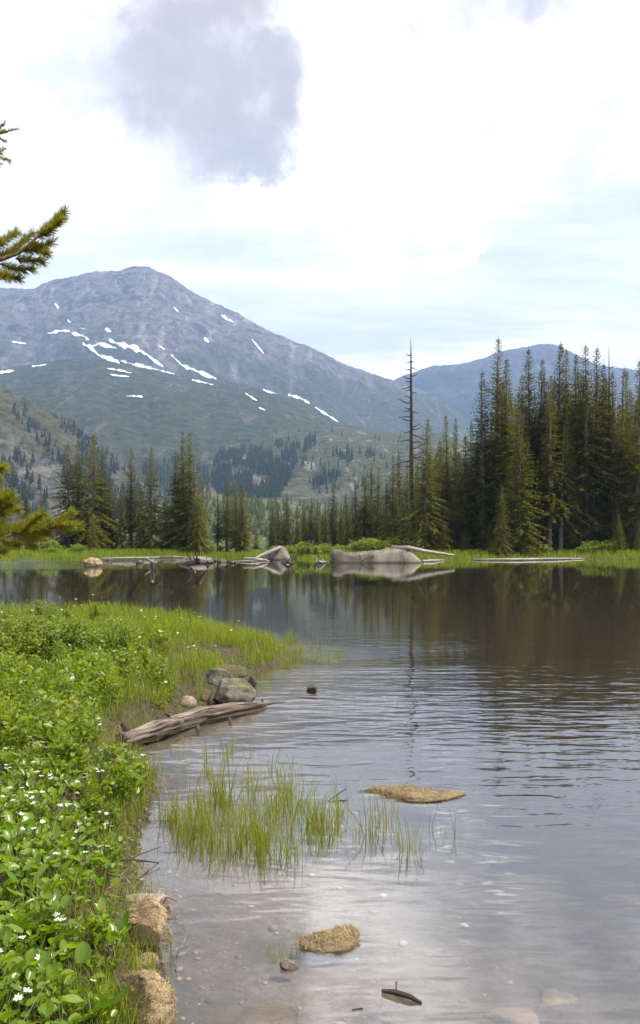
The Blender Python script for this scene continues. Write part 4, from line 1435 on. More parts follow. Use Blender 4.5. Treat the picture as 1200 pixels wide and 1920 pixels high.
FST_V, FST_T, FST_Q = tube([(0, 0, -0.02), (0.006, 0.004, 0.5), (0, 0, 1.0)], [0.0018, 0.0016, 0.0014], 4)
FST = mesh('flower_stalk', FST_V, FST_T, FST_Q, True, [M['stem']])
n_f = tries = 0
while n_f < 80 and tries < 4000:
    tries += 1
    Y = rh.uniform(6.0, 16.5)
    x = rh.uniform(-0.37 * Y, -0.9)
    d = float(lake_sd(np.array([x]), np.array([Y]))[0])
    if d < 0.2: continue
    h = rh.uniform(0.20, 0.34) if Y < 10 else rh.uniform(0.32, 0.5)
    if CX + x / Y * FPX > 215 and Y > 8: h = rh.uniform(0.2, 0.3)
    o = empty('white_flower', (x, Y, gh(x, Y)), 'small white wildflower on a thin stalk ' + whereabouts(x, Y), 'flower', 'white wildflowers dotted over the near bank', rh.uniform(0, 6.28))
    obj('stalk', FST, o, None, None, (1, 1, h))
    s = rh.uniform(1.0, 1.5)
    obj('blossom', FLOW[rh.randrange(4)], o, (0, 0, h), (rh.uniform(-0.5, 0.5), rh.uniform(-0.5, 0.5), 0), (s, s, s))
    n_f += 1


# ------------------------------------------------------------------ rocks
def rock(name, loc, size, mat, label, seed, cuts=7, lump=0.14, rot=0.0, group=None, sub=5, flat=0.0, taper=None, cat='rock', detail=1.0):
    bm = bmesh.new()
    bmesh.ops.create_icosphere(bm, subdivisions=sub, radius=1.0)
    P = np.array([v.co[:] for v in bm.verts])
    F = np.array([[v.index for v in f.verts] for f in bm.faces])
    bm.free()
    rng = np.random.default_rng(seed)
    for k in range(cuts):
        n = rng.normal(0, 1, 3); n[2] *= 0.8; n /= np.linalg.norm(n)
        dd_ = rng.uniform(0.50, 0.82)
        e = P @ n - dd_
        P = P - np.outer(np.maximum(e, 0) * 0.97, n)
    s = seed * 3.7
    P = P * (1 + lump * fbm(P[:, 0] * 1.3 + s, P[:, 1] * 1.3, P[:, 2] * 1.3, octv=3))[:, None]
    P = P * (1 + 0.09 * detail * fbm(P[:, 0] * 5 + s, P[:, 1] * 5, P[:, 2] * 5, octv=4, gain=0.6))[:, None]
    if flat: P[:, 2] = np.where(P[:, 2] > flat, flat + (P[:, 2] - flat) * 0.25, P[:, 2])
    if taper: P[:, 2] *= 1 + taper * P[:, 0]
    P[:, 2] = np.maximum(P[:, 2], -0.75)
    P = P * (np.array(size) / 2)
    o = obj(name, mesh(name, P, F, None, True, [mat]), None, loc, (0, 0, rot))
    o.data.polygons.foreach_set('use_smooth', np.ones(len(F), bool))
    return tag(o, label, cat, group)


def wrock(x, y_base, w_px, h_px, mat, label, seed, depth=0.8, up=0.25, **kw):
    """rock whose waterline shows at (x, y_base)"""
    p = on_water(x, y_base)
    k = p.y / FPX
    wm, hm = w_px * k, h_px * k
    dm = wm * depth
    return rock(kw.pop('name', 'rock'), (p.x, p.y + dm * 0.35, hm * up), (wm * 1.08, dm, hm * 1.6), mat, label, seed, **kw)


wrock(262, 1796, 108, 84, M['tan_rock'], 'mottled tan block-shaped rock at the water edge', 5, 0.85, 0.32, cuts=13, lump=0.10)
wrock(262, 1945, 116, 92, M['tan_rock'], 'rounded tan rock in the bottom corner of the bank', 7, 0.9, 0.32, cuts=3, lump=0.15)
wrock(272, 1708, 84, 28, M['red_rock'], 'flat reddish rock lying behind the mottled block', 9, 0.6, 0.4, cuts=5, flat=0.3)
o = wrock(621, 1778, 112, 27, M['tan_rock'], 'wedge of gritty tan rock rising from the shallow water', 11, 0.75, 0.15, cuts=4, lump=0.12, taper=0.35, rot=0.35)
wrock(543, 1817, 36, 15, M['red_rock'], 'small brown stone in front of the tan wedge', 13, 0.8, 0.25)
wrock(772, 1498, 172, 15, M['tan_rock'], 'long flat tan slab with straw-coloured mat, awash behind the sedge', 15, 0.62, 0.05, cuts=5, lump=0.22, flat=0.35)
wrock(232, 1478, 96, 46, M['dark_rock'], 'grey-brown rock in the litter below the driftwood log', 17, 0.8, 0.3, cuts=8)
wrock(428, 1322, 92, 42, M['dark_rock'], 'dark grey boulder at the waterline beside the log', 19, 0.9, 0.36, cuts=13, lump=0.08)
wrock(402, 1300, 62, 36, M['dark_rock'], 'grey rock wedged between dark boulder and mossy slab', 21, 0.9, 0.45, cuts=12, lump=0.08)
p = on_water(418, 1280)
rock('rock', (p.x - 0.03, p.y + 0.20, 0.11), (0.80, 0.62, 0.26), M['moss_rock'], 'brown mossy slab lying on top of the boulders', 23, cuts=7, flat=0.35, taper=-0.25)
wrock(352, 1330, 34, 20, M['red_rock'], 'small pale stone under the grassy bank edge', 25, 0.9, 0.35)
wrock(585, 1297, 27, 13, M['moss_rock'], 'small lone brown rock in open water beyond the log', 27, 0.9, 0.25)
wrock(300, 1172, 34, 12, M['dark_rock'], 'dark rock in the water behind the bank shrubs', 29, 0.8, 0.25)
wrock(330, 1180, 16, 6, M['granite'], 'small pale stone in the water right of the dark rock', 31, 0.8, 0.25)
wrock(385, 1318, 26, 20, M['moss_rock'], 'brown stone between grassy bank and dark boulder', 33, 0.9, 0.35)
wrock(471, 1285, 18, 14, M['granite'], 'small pale stone beside the mossy slab', 35, 0.8, 0.3)
def dry_moss(o, n, length, seed):
    """straw-coloured moss and dead grass matted on the upper side of a stone"""
    rng = np.random.default_rng(seed)
    me = o.data
    co = np.empty(len(me.vertices) * 3, np.float32); me.vertices.foreach_get('co', co); co = co.reshape(-1, 3)
    no = np.empty(len(me.vertices) * 3, np.float32); me.vertices.foreach_get('normal', no); no = no.reshape(-1, 3)
    zw = co[:, 2] + o.location.z
    ok_ = np.where((no[:, 2] > 0.05) & (zw > 0.004) & (vnoise(co[:, 0] * 22 + seed, co[:, 1] * 22, co[:, 2] * 22) > -0.30))[0]
    if not len(ok_): return
    i = rng.choice(ok_, n)
    P = co[i] + rng.normal(0, 0.006, (n, 3)) - no[i] * 0.001
    a = rng.normal(0, 1, (n, 3)); a -= (a * no[i]).sum(1)[:, None] * no[i] * 0.75
    a /= np.linalg.norm(a, axis=1)[:, None]
    s_ = np.cross(a, no[i]); s_ /= np.linalg.norm(s_, axis=1)[:, None] + 1e-6
    L = length * rng.uniform(0.5, 1.4, (n, 1))
    V = np.stack([P - s_ * 0.0013, P + s_ * 0.0013, P + a * L + no[i] * L * 0.15], 1).reshape(-1, 3)
    m_ = obj('dry_moss', mesh('dry_moss', V, np.arange(3 * n).reshape(-1, 3), None, False, [M['dry_moss']]), o)
    m_['kind'] = 'stuff'


M['dry_moss'] = leaf_mat('straw_coloured_moss', (0.16, 0.115, 0.05), (0.56, 0.44, 0.23), (1.2, 1.1, 0.7), 0.2, 0.85, 0.15, objvar=0.0)
for o_ in list(COL.objects):
    lb = o_.get('label', '')
    if 'tan slab' in lb and o_.get('category') == 'rock': dry_moss(o_, 5200, 0.020, 1)
    elif 'wedge of gritty' in lb: dry_moss(o_, 3600, 0.010, 2)
    elif 'rounded tan rock' in lb: dry_moss(o_, 3800, 0.009, 3)
    elif 'mottled tan block' in lb: dry_moss(o_, 2200, 0.008, 4)
# sunken stones
for j, (x, y, wpx, hpx, lab) in enumerate([(480, 1895, 190, 26, 'pale slab lying under the shallow water near the bottom'), (960, 1850, 110, 20, 'sunken brown stone under the clear water on the right'),
                                           (1040, 1800, 90, 16, 'sunken pale stone under the water further right'), (275, 1815, 60, 20, 'sunken orange-brown stone below the mottled block'),
                                           (880, 1905, 80, 18, 'sunken stone at the bottom border right of the stick')]):
    p = on_water(x, y)
    k = p.y / FPX
    b = gh(p.x, p.y)
    rock('sunken_stone', (p.x, p.y, b + 0.004), (wpx * k, wpx * k * 0.7, 0.05 + 0.02 * (j % 2)), M['tan_rock'] if j != 1 else M['red_rock'], lab, 50 + j, cuts=4, sub=3)
A = Acc()
rq = np.random.default_rng(58)
x = rq.uniform(-1.3, 1.6, 2600); y = rq.uniform(2.9, 6.4, 2600)
d = lake_sd(x, y)
k = (d < 0.03) & (d > -1.5) & (rq.uniform(0, 1, 2600) < 0.16 + 0.6 * np.exp(-np.abs(d) * 5))
bmp = bmesh.new(); bmesh.ops.create_icosphere(bmp, subdivisions=1, radius=1.0)
pvx = np.array([v.co[:] for v in bmp.verts]); pfx = np.array([[v.index for v in f.verts] for f in bmp.faces]); bmp.free()
for a, b, z in zip(x[k], y[k], ground_h(x[k], y[k])):
    s_ = 0.006 + 0.020 * rq.uniform() ** 3
    an = rq.uniform(0, 6.28); c_, q_ = math.cos(an), math.sin(an)
    v = pvx * (1 + rq.uniform(-0.22, 0.22, (len(pvx), 1))) * (s_ * rq.uniform(0.8, 1.5), s_, s_ * rq.uniform(0.4, 0.7))
    v = np.stack([v[:, 0] * c_ - v[:, 1] * q_, v[:, 0] * q_ + v[:, 1] * c_, v[:, 2]], 1)
    A.add(v + (a, b, z + s_ * 0.15), pfx)
mp, tp, op = new_mat('pebble_stone')
gp = tp.add('ShaderNodeNewGeometry')
tp.l.new(principled(tp, tp.ramp(gp.outputs['Random Per Island'], [(0.0, (0.07, 0.055, 0.042)), (0.35, (0.19, 0.15, 0.11)), (0.7, (0.28, 0.21, 0.14)), (1.0, (0.36, 0.33, 0.30))]), 0.8, 0.3), op.inputs['Surface'])
tag(obj('pebbles', A.mesh('pebbles', [mp], True)), 'small mixed pebbles on the lake bed along the bank', 'pebbles', None, 'stuff')
# far rocks
wrock(170, 1063, 36, 16, M['tan_rock'], 'rounded tan boulder standing in the water on the left', 41, 0.9, 0.3, cuts=3, lump=0.1, name='boulder', cat='boulder')
wrock(372, 1056, 52, 12, M['granite'], 'low flat rock under the dark stump', 43, 0.8, 0.3, cuts=5, name='boulder', cat='boulder')
for j, (x, y, w_, h_) in enumerate([(418, 1055, 14, 6), (436, 1057, 12, 5), (404, 1053, 8, 5), (470, 1053, 24, 5), (603, 1056, 14, 6), (624, 1055, 10, 8), (205, 1050, 16, 4), (262, 1055, 14, 4)]):
    wrock(x, y, w_, h_, M['dark_rock'] if j % 2 else M['granite'], ['small stone right of the flat rock', 'second small stone right of the flat rock', 'tiny stone touching the flat rock', 'flat stone left of the pyramid boulder',
                                                                       'small stone left of the long boulder', 'stone touching the left end of the long boulder', 'low stone right of the round tan boulder', 'small stone left of the white stump'][j], 61 + j, 0.9, 0.3, sub=3)


def boulder_poly(name, outline, Y, depth, mat, label, seed, chamfer=0.25):
    """a large boulder lofted from its side view: outline in metres (x, z), rounded front and back"""
    rng = np.random.default_rng(seed)
    O = np.array(outline, float)
    seg = np.concatenate([[0], np.cumsum(np.linalg.norm(np.diff(O, axis=0), axis=1))])
    n = 90
    s = np.linspace(0, seg[-1], n)
    X, Z = np.interp(s, seg, O[:, 0]), np.interp(s, seg, O[:, 1])
    V = []
    m = 22
    cx_ = X.mean()
    for j in range(m):
        f = j / (m - 1)
        yy = (f - 0.42) * depth
        e = abs(f - 0.45) / 0.55
        shrink = 1 - chamfer * e ** 3
        top = 1 - 0.35 * max(0, (0.22 - f) / 0.22) ** 2 - 0.55 * max(0, (f - 0.6) / 0.4) ** 2
        for i in range(n):
            V.append((cx_ + (X[i] - cx_) * shrink, yy + Y, Z[i] * top if Z[i] > 0 else Z[i]))
    V = np.array(V)
    c = V.mean(0)
    nn = fbm(V[:, 0] * 0.9 + seed, V[:, 1] * 0.9, V[:, 2] * 1.4, octv=5, gain=0.55)
    V = V + (V - c) / (np.linalg.norm(V - c, axis=1)[:, None] + 0.1) * (0.13 * nn)[:, None]
    q = [grid_faces(n, m)]
    base = np.array([cx_, Y, 0.0])
    for j in (0, m - 1):                     # front and back faces down below the water
        k0 = len(V)
        r_ = V[j * n:(j + 1) * n].copy(); r_[:, 2] = -0.7
        V = np.concatenate([V, r_])
        i = np.arange(n - 1)
        f_ = np.stack([j * n + i, j * n + i + 1, k0 + i + 1, k0 + i], 1)
        q.append(f_ if j else f_[:, ::-1])
    q = np.concatenate(q)
    V = V - base
    o = obj(name, mesh(name, V, None, q, True, [mat]), None, tuple(base))
    return tag(o, label, 'boulder')


def outline(pts, Y):
    return [((x - CX) / FPX * Y, CAM_H + (HOR - y) / FPX * Y) for x, y in pts]


YB = 2890 / (1055.5 - HOR)
boulder_poly('boulder', outline([(621, 1064), (620, 1040), (624, 1031), (638, 1030), (647, 1035), (660, 1036), (690, 1033), (715, 1031), (735, 1027), (762, 1025), (770, 1030), (780, 1040), (790, 1052), (792, 1064)], YB), YB + 0.9, 3.4, M['granite'],
             'long low grey boulder with a flat sloping top', 71, 0.10)
YB2 = 2890 / (1050 - HOR)
boulder_poly('boulder', outline([(478, 1058), (484, 1047), (500, 1035), (512, 1026), (524, 1023), (530, 1024), (538, 1034), (545, 1047), (548, 1058)], YB2), YB2 + 0.6, 2.6, M['granite'],
             'pyramid-shaped pale boulder with a log leaning on it', 73, 0.25)


# ------------------------------------------------------------------ driftwood
def log_mesh(pts, rads, rng, seg=18, groove=0.22, mat=None, n=60):
    P = np.array([list(p) for p in pts], float)
    s0 = np.concatenate([[0], np.cumsum(np.linalg.norm(np.diff(P, axis=0), axis=1))])
    s = np.linspace(0, s0[-1], n)
    Q = np.stack([np.interp(s, s0, P[:, j]) for j in range(3)], 1)
    r = np.interp(s, s0, rads)
    Q[:, 2] += 0.10 * np.interp(s, s0, rads) * vnoise(s * 5 + rads[0] * 100, s * 0)
    v, t_, q = tube(Q, r, seg)
    th = np.tile(np.arange(seg), n) / seg * 6.283
    ss = np.repeat(s, seg)
    dl = fbm(np.cos(th) * 2.6 + 5, np.sin(th) * 2.6, ss * 1.1, octv=4, gain=0.6) * groove * 1.6 + 0.10 * fbm(np.cos(th) * 6, np.sin(th) * 6 + 3, ss * 2.5, octv=3)
    ctr = np.repeat(Q, seg, axis=0)
    v[:len(ctr)] = ctr + (v[:len(ctr)] - ctr) * (1 + dl)[:, None]
    me = mesh('log_wood', v, t_, q, True, [mat])
    g_ = np.zeros((len(v), 3), np.float32)
    k = len(ctr)
    g_[:k] = np.stack([ss, np.cos(th) * 0.1, np.sin(th) * 0.1], 1) + rng.uniform(0, 9)
    g_[k:] = g_[k - 1]
    at = me.attributes.new('grain', 'FLOAT_VECTOR', 'POINT')
    at.data.foreach_set('vector', g_.ravel())
    return me


rl = np.random.default_rng(90)
main = [on_water(228, 1387, 0.07), on_water(290, 1368, 0.08), on_water(350, 1350, 0.06), on_water(410, 1336, 0.04), on_water(470, 1326, 0.02), on_water(532, 1314, -0.015)]
root = main[0].copy()
o = empty('driftwood_log', tuple(root), 'long weathered driftwood log sloping from the bank into the water', 'log')
loc = lambda p: (p[0] - root.x, p[1] - root.y, p[2] - root.z)
obj('trunk', log_mesh([loc(p) for p in main], [0.052, 0.058, 0.040, 0.030, 0.026, 0.013], rl, 26, 0.75, M['driftwood'], 90), o)
b2 = [on_water(318, 1352, 0.10), on_water(380, 1335, 0.09), on_water(440, 1325, 0.07), on_water(500, 1319, 0.03)]
obj('split_limb', log_mesh([loc(p) for p in b2], [0.035, 0.05, 0.042, 0.018], rl, 14, 0.35, M['driftwood'], 50), o)
for (x, y, z0, dx, dz, r_) in ((238, 1372, 0.12, -0.04, 0.07, 0.035), (492, 1322, 0.02, 0.0, 0.06, 0.014), (372, 1338, 0.08, -0.03, 0.05, 0.016), (328, 1348, 0.1, -0.09, 0.05, 0.022)):
    p = on_water(x, y, z0)
    obj('branch_stub', log_mesh([loc(p), loc(p + Vector((dx * 0.5, 0, dz * 0.6))), loc(p + Vector((dx, 0, dz)))], [r_, r_ * 0.85, r_ * 0.6], rl, 9, 0.2, M['dark_wood'], 8), o)
for (x, y, r_) in ((370, 1362, 0.02), (430, 1347, 0.016)):
    p = on_water(x, y, 0.03)
    obj('branch_stub', log_mesh([loc(p), loc(p + Vector((0.015, -0.04, -0.03))), loc(p + Vector((0.02, -0.07, -0.08)))], [r_, r_ * 0.8, r_ * 0.4], rl, 8, 0.2, M['dark_wood'], 8), o)


def far_log(pts, rads, label, mat=None, group=None, name='driftwood_log', cat='log', stubs=0, seed=0):
    P = [Vector(p) for p in pts]
    rads = [r * 0.72 for r in rads]
    b = P[0].copy()
    rng = np.random.default_rng(600 + seed)
    o = empty(name, tuple(b), label, cat, group)
    obj('trunk', log_mesh([tuple(p - b) for p in P], rads, rng, 10, 0.18, mat or M['pale_wood'], 30), o)
    for k in range(stubs):
        f = rng.uniform(0.15, 0.9)
        i = f * (len(P) - 1); a = P[int(i)].lerp(P[min(int(i) + 1, len(P) - 1)], i % 1)
        r_ = max(rads) * 0.35
        d = Vector((rng.uniform(-0.5, 0.5), rng.uniform(-0.3, 0.3), rng.uniform(0.3, 0.7)))
        obj('branch_stub', log_mesh([tuple(a - b), tuple(a - b + d * 0.6), tuple(a - b + d)], [r_, r_ * 0.7, r_ * 0.35], rng, 6, 0.1, mat or M['pale_wood'], 6), o)
    return o


far_log([px(735, 1025, YB + 0.2), px(765, 1027, YB - 0.3), px(800, 1034, YB + 0.3), px(852, 1041, YB + 1.5)], [0.14, 0.20, 0.22, 0.10], 'long bleached log resting on the long boulder and sloping right', seed=1)
Yl = 2890 / (1049 - HOR)
far_log([on_water(888, 1049.5, 0.06), on_water(960, 1049, 0.10), on_water(1040, 1047.8, 0.10), on_water(1106, 1047, 0.05)], [0.10, 0.17, 0.14, 0.07], 'long pale log floating along the shore below the wood', seed=2, stubs=3)
far_log([on_water(792, 1052, 0.08), on_water(812, 1051, 0.10), on_water(832, 1050, 0.05)], [0.14, 0.12, 0.06], 'short pale log in the water right of the long boulder', seed=3, stubs=2)
far_log([px(480, 1046, YB2 - 1.6), px(505, 1036, YB2 - 1.0), px(526, 1026, YB2 - 0.5)], [0.20, 0.24, 0.18], 'grey log leaning up the pyramid boulder', seed=4)
far_log([on_water(458, 1047, 0.35), on_water(480, 1048.5, 0.3), on_water(500, 1050, 0.15)], [0.15, 0.17, 0.10], 'pale log lying at the foot of the pyramid boulder', seed=5)
far_log([on_water(440, 1052.5, 0.05), on_water(470, 1052, 0.08), on_water(505, 1051.5, 0.04)], [0.08, 0.10, 0.06], 'thin log floating left of the pyramid boulder', seed=6)
far_log([on_water(190, 1047, 0.10), on_water(240, 1046, 0.14), on_water(300, 1044.6, 0.12)], [0.09, 0.13, 0.08], 'thin pale log along the left shore', seed=7)
far_log([on_water(298, 1043.6, 0.12), on_water(325, 1044, 0.14), on_water(352, 1045.5, 0.05)], [0.08, 0.12, 0.06], 'thin pale log right of the white stump', seed=8)
far_log([on_water(336, 1056, 0.05), on_water(352, 1052, 0.25), on_water(366, 1048, 0.45)], [0.06, 0.08, 0.09], 'grey stick propped against the low flat rock', seed=9)
far_log([on_water(284, 1053, -0.05), on_water(285, 1053, 0.30), on_water(286, 1053, 0.55)], [0.20, 0.17, 0.13], 'upright bleached white stump in the water', seed=10, name='tree_stump', cat='stump', stubs=2)
far_log([on_water(296, 1054, 0.05), on_water(302, 1053, 0.35), on_water(306, 1052, 0.6)], [0.07, 0.06, 0.04], 'dark slanting branch right of the white stump', M['dark_wood'], seed=11, stubs=1)
far_log([on_water(358, 1054, 0.25), on_water(370, 1053, 0.6), on_water(384, 1054, 0.35)], [0.16, 0.25, 0.14], 'dark twisted stump on the low flat rock', M['dark_wood'], seed=12, name='tree_stump', cat='stump', stubs=3)
far_log([on_water(528, 1055, 0.02), on_water(540, 1054.5, 0.18), on_water(550, 1056, 0.05)], [0.08, 0.16, 0.08], 'dark root knot in the water below the pyramid boulder', M['dark_wood'], seed=13, name='root_knot', cat='root', stubs=4)
far_log([on_water(590, 1054, 0.0), on_water(598, 1053, 0.25), on_water(612, 1054, 0.05)], [0.08, 0.12, 0.06], 'white branching driftwood left of the long boulder', seed=14, name='root_knot', cat='root', stubs=3)
far_log([on_water(385, 1055, 0.05), on_water(390, 1054.5, 0.18), on_water(394, 1055, 0.05)], [0.05, 0.12, 0.05], 'small dark stump right of the low flat rock', M['dark_wood'], seed=15, name='tree_stump', cat='stump', stubs=1)
far_log([on_water(440, 1055, 0.0), on_water(441, 1054.5, 0.25), on_water(442, 1054, 0.4)], [0.09, 0.08, 0.05], 'short dark post-like snag in the water', M['dark_wood'], seed=16, name='tree_stump', cat='stump')
far_log([on_water(255, 1056, 0.0), on_water(262, 1055, 0.3), on_water(270, 1054, 0.1)], [0.04, 0.06, 0.04], 'reddish broken branch left of the white stump', M['dark_wood'], seed=17, stubs=2)


def stick(pts, rads, label, mat, seed, name='stick'):
    P = [Vector(p) for p in pts]
    b = P[0].copy()
    o = obj(name, log_mesh([tuple(p - b) for p in P], rads, np.random.default_rng(seed), 8, 0.25, mat, 26), None, tuple(b))
    return tag(o, label, 'stick')


stick([on_water(716, 1858, 0.008), on_water(740, 1860, 0.012), on_water(768, 1868, 0.012), on_water(790, 1880, 0.002)], [0.007, 0.011, 0.010, 0.005], 'crusty brown stick floating near the bottom of the picture', M['dark_wood'], 1)
stick([on_water(743, 1842, -0.03), on_water(743, 1842, 0.015), on_water(744, 1842, 0.04)], [0.003, 0.003, 0.002], 'tiny upright twig behind the floating stick', M['dark_wood'], 2)
stick([on_water(660, 1893, 0.003), on_water(680, 1890, 0.003)], [0.002, 0.0025], 'tiny brown twig floating left of the stick', M['dark_wood'], 3)
stick([on_water(226, 1612, 0.10), on_water(250, 1612, 0.06), on_water(298, 1618, 0.0)], [0.006, 0.005, 0.003], 'brown twig reaching from the bank over the water', M['dark_wood'], 4)
stick([on_water(226, 1622, 0.08), on_water(262, 1602, 0.06), on_water(300, 1588, 0.06)], [0.004, 0.003, 0.002], 'thin twig crossing the one over the water', M['dark_wood'], 5)
stick([on_water(303, 1702, 0.0), on_water(312, 1682, 0.06), on_water(332, 1690, 0.17)], [0.0022, 0.002, 0.0012], 'thin dry stalk leaning above the reddish rock', M['dark_wood'], 6)
stick([on_water(205, 1775, 0.09), on_water(225, 1762, 0.10), on_water(245, 1740, 0.12)], [0.004, 0.0035, 0.002], 'grey twig lying against the mottled block rock', M['dark_wood'], 7)
stick([on_water(615, 1502, 0.0), on_water(632, 1490, 0.02), on_water(650, 1478, 0.04)], [0.004, 0.004, 0.003], 'dark stick lying in the sedge left of the tan slab', M['dark_wood'], 8)
stick([on_water(205, 1413, 0.03), on_water(245, 1418, 0.03), on_water(290, 1414, 0.02)], [0.007, 0.008, 0.004], 'pale stick on the mud below the driftwood log', M['driftwood'], 9)
stick([on_water(40, 1290, 0.32), on_water(80, 1278, 0.34), on_water(125, 1270, 0.33)], [0.05, 0.06, 0.04], 'dark rotten log half buried in the bank shrubs', M['dark_wood'], 10, 'rotten_log')
for j, (x0, y0, x1, y1, lab) in enumerate([(128, 1298, 95, 1185, 'bare reddish twig standing among the willow shrubs'), (128, 1370, 150, 1310, 'bare twig standing left of the green grass patch'), (75, 1372, 82, 1325, 'thin bare twig among the herbs')]):
    a = on_water(x0, y0, 0.25)
    b_ = px(x1, y1, a.y + 0.1)
    stick([a, a.lerp(b_, 0.5) + Vector((0.03, 0, 0)), b_], [0.007, 0.006, 0.002], lab, M['twig'], 20 + j, 'bare_twig')


# ------------------------------------------------------------------ pine leaning in from the left
def needle_twig(P, rng, length, step, mat_acc, curl=0.6, cap=True):
    """needles round a twig, pointing towards its tip"""
    P = np.array([list(p) for p in P], float)
    s0 = np.concatenate([[0], np.cumsum(np.linalg.norm(np.diff(P, axis=0), axis=1))])
    n = int(s0[-1] / step)
    s = np.sort(rng.uniform(0, s0[-1], n))
    Q = np.stack([np.interp(s, s0, P[:, j]) for j in range(3)], 1)
    i = np.clip(np.searchsorted(s0, s) - 1, 0, len(P) - 2)
    T = (P[i + 1] - P[i]); T /= np.linalg.norm(T, axis=1)[:, None]
    r = rng.normal(0, 1, (n, 3)); r -= (r * T).sum(1)[:, None] * T; r /= np.linalg.norm(r, axis=1)[:, None]
    d = T * rng.uniform(0.45, 1.0, (n, 1)) + r * rng.uniform(0.5, 0.95, (n, 1)) + np.array([0, 0, 0.12])
    d /= np.linalg.norm(d, axis=1)[:, None]
    w_ = np.cross(d, rng.normal(0, 1, (n, 3))); w_ /= np.linalg.norm(w_, axis=1)[:, None]
    L = length * rng.uniform(0.7, 1.15, (n, 1))
    hw = 0.0014
    V = np.stack([Q - w_ * hw, Q + w_ * hw, Q + d * L * 0.6 + w_ * hw * 0.9, Q + d * L * 0.6 - w_ * hw * 0.9, Q + d * L + r * L * 0.05], 1).reshape(-1, 3)
    k = np.arange(n) * 5
    mat_acc.add(V, np.stack([k + 3, k + 2, k + 4], 1), np.stack([k, k + 1, k + 2, k + 3], 1))


TX, TY = -2.35, 4.6
g0 = gh(TX, TY)
pine = empty('pine_tree', (TX, TY, g0), 'pine reaching in from the left with long yellow-green needles', 'tree')
pv0 = Vector((TX, TY, g0))
v, t_, q = tube([(0, 0, -0.1), (0.03, 0.02, 0.8), (0.0, 0.05, 2.0), (-0.04, 0.03, 3.4), (-0.02, 0, 5.2)], [0.11, 0.095, 0.08, 0.055, 0.015], 12, 0.05)
obj('trunk', mesh('pine_trunk', v, t_, q, True, [M['pine_bark']]), pine)
rp = np.random.default_rng(64)


def pine_branch(main, sides, Y, nl, dz0=0.0, step=0.00036, r0=0.014):
    """main: photo points from the trunk out; sides: lists of points of side twigs"""
    pts = [px(x, y, Y + rp.uniform(-0.04, 0.04)) for x, y in main]
    start = Vector((TX, TY, pts[0].z - 0.12))
    A, Nn = Acc(), Acc()
    path = [start, start.lerp(pts[0], 0.5) + Vector((0, 0, -0.03))] + pts
    rad = np.linspace(r0, 0.0025, len(path))
    A.add(*tube([tuple(p - pv0) for p in path], rad, 7))
    needle_twig([p - pv0 for p in path[-max(2, min(3, len(pts))):]], rp, nl, step, Nn)
    for sd_ in sides:
        yo = rp.uniform(-0.12, 0.12)
        sp_ = [px(x, y, Y + yo * (k / max(1, len(sd_) - 1))) for k, (x, y) in enumerate(sd_)]
        A.add(*tube([tuple(p - pv0) for p in sp_], np.linspace(0.005, 0.002, len(sp_)), 5))
        needle_twig([p - pv0 for p in sp_], rp, nl, step, Nn)
    b = obj('branch', A.mesh('pine_branch', [M['pine_bark']], True), pine)
    obj('needles', Nn.mesh('pine_needles', [M['pine']]), b)
    return b


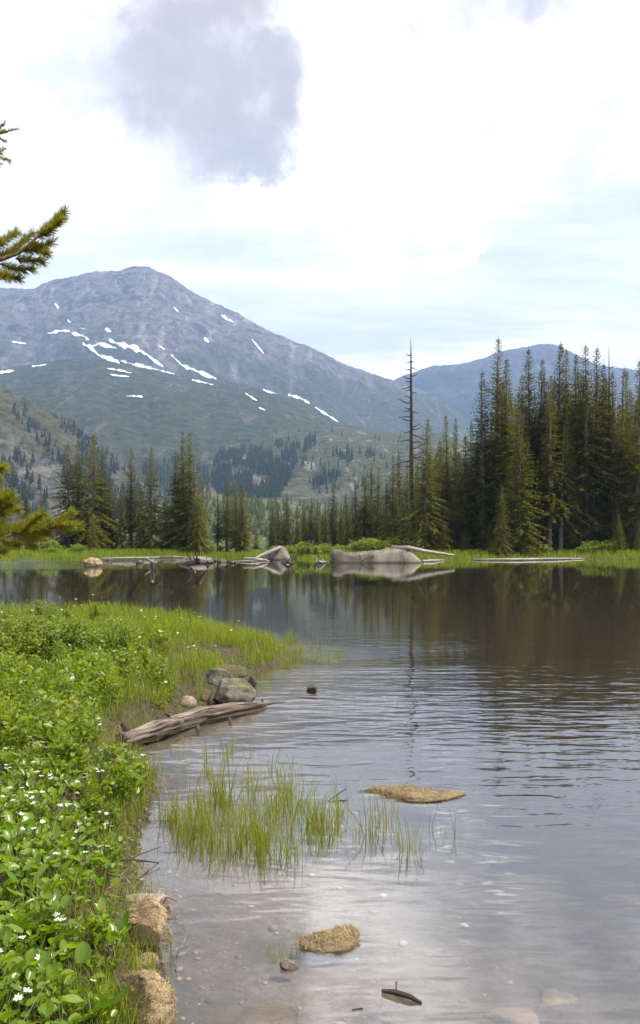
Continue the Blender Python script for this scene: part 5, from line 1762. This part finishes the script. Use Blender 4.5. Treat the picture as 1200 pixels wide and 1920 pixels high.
pine_branch([(-90, 520), (-20, 495), (35, 475), (75, 440), (100, 418), (122, 396)],
            [[(70, 445), (95, 432), (118, 410)], [(20, 478), (40, 455), (62, 438)], [(-20, 470), (10, 450), (32, 436)], [(40, 470), (70, 468), (98, 455)], [(30, 485), (55, 488), (82, 492)],
             [(0, 495), (30, 505), (62, 506)], [(-10, 505), (15, 520), (38, 524)], [(-30, 490), (0, 478), (30, 468)], [(-40, 505), (-10, 512), (10, 518)], [(60, 455), (80, 470), (88, 475)],
             [(-60, 470), (-20, 455), (5, 455)]], 4.2, 0.042)
pine_branch([(-80, 262), (-40, 260), (-10, 252), (8, 244)], [[(-5, 252), (15, 246), (34, 241)], [(-8, 250), (2, 238), (10, 228)], [(-8, 256), (4, 262), (12, 266)]], 4.3, 0.022, step=0.0011)
pine_branch([(-80, 305), (-40, 296), (-12, 290), (4, 287)], [[(-8, 292), (8, 298), (20, 304)], [(-10, 288), (2, 282), (8, 279)], [(-20, 296), (-8, 302), (0, 308)]], 4.3, 0.022, step=0.0011)
pine_branch([(-120, 905), (-60, 892), (-20, 884), (8, 876)], [[(-30, 888), (-8, 884), (12, 880)], [(-40, 895), (-18, 898), (0, 900)]], 4.5, 0.045)
pine_branch([(-130, 1010), (-50, 975), (0, 955), (24, 944)], [[(-30, 965), (-8, 940), (10, 926)], [(-20, 962), (12, 962), (34, 955)], [(-40, 970), (-10, 985), (8, 990)], [(-20, 955), (5, 938), (25, 930)], [(-40, 962), (-18, 938), (-5, 922)]], 4.6, 0.052)
pine_branch([(-150, 1045), (-40, 1020), (20, 1004), (60, 995), (105, 988), (140, 986)],
            [[(95, 990), (118, 975), (136, 960)], [(105, 988), (130, 988), (152, 987)], [(40, 1000), (62, 978), (80, 965)], [(20, 1004), (40, 988), (58, 975)], [(50, 997), (72, 1003), (92, 1000)],
             [(30, 1002), (50, 1016), (64, 1026)], [(0, 1010), (20, 1020), (38, 1024)], [(-20, 1012), (-5, 990), (8, 980)], [(-10, 1010), (15, 992), (34, 985)], [(-30, 1016), (-10, 1030), (8, 1034)],
             [(60, 996), (78, 985), (92, 975)], [(45, 1000), (68, 1010), (84, 1008)]], 4.5, 0.046)

# ------------------------------------------------------------------ haze
bm = bmesh.new()
bmesh.ops.create_cube(bm, size=1.0)
me = bpy.data.meshes.new('haze'); bm.to_mesh(me); bm.free()
hz = obj('haze', me)
zlo, zhi = float(GZ.min()) - 8.0, 1720.0
hz.scale = (10000, 6700, zhi - zlo)
hz.location = (0, 2850, (zlo + zhi) / 2)
m, t, out = new_mat('mountain_air')
pvn = t.add('ShaderNodeVolumePrincipled')
pvn.inputs['Color'].default_value = (0.40, 0.62, 1.0, 1)
pvn.inputs['Density'].default_value = 0.00012
pvn.inputs['Anisotropy'].default_value = 0.0
t.l.new(pvn.outputs[0], out.inputs['Volume'])
me.materials.append(m)
tag(hz, 'thin blue mountain air', None, None, 'stuff')
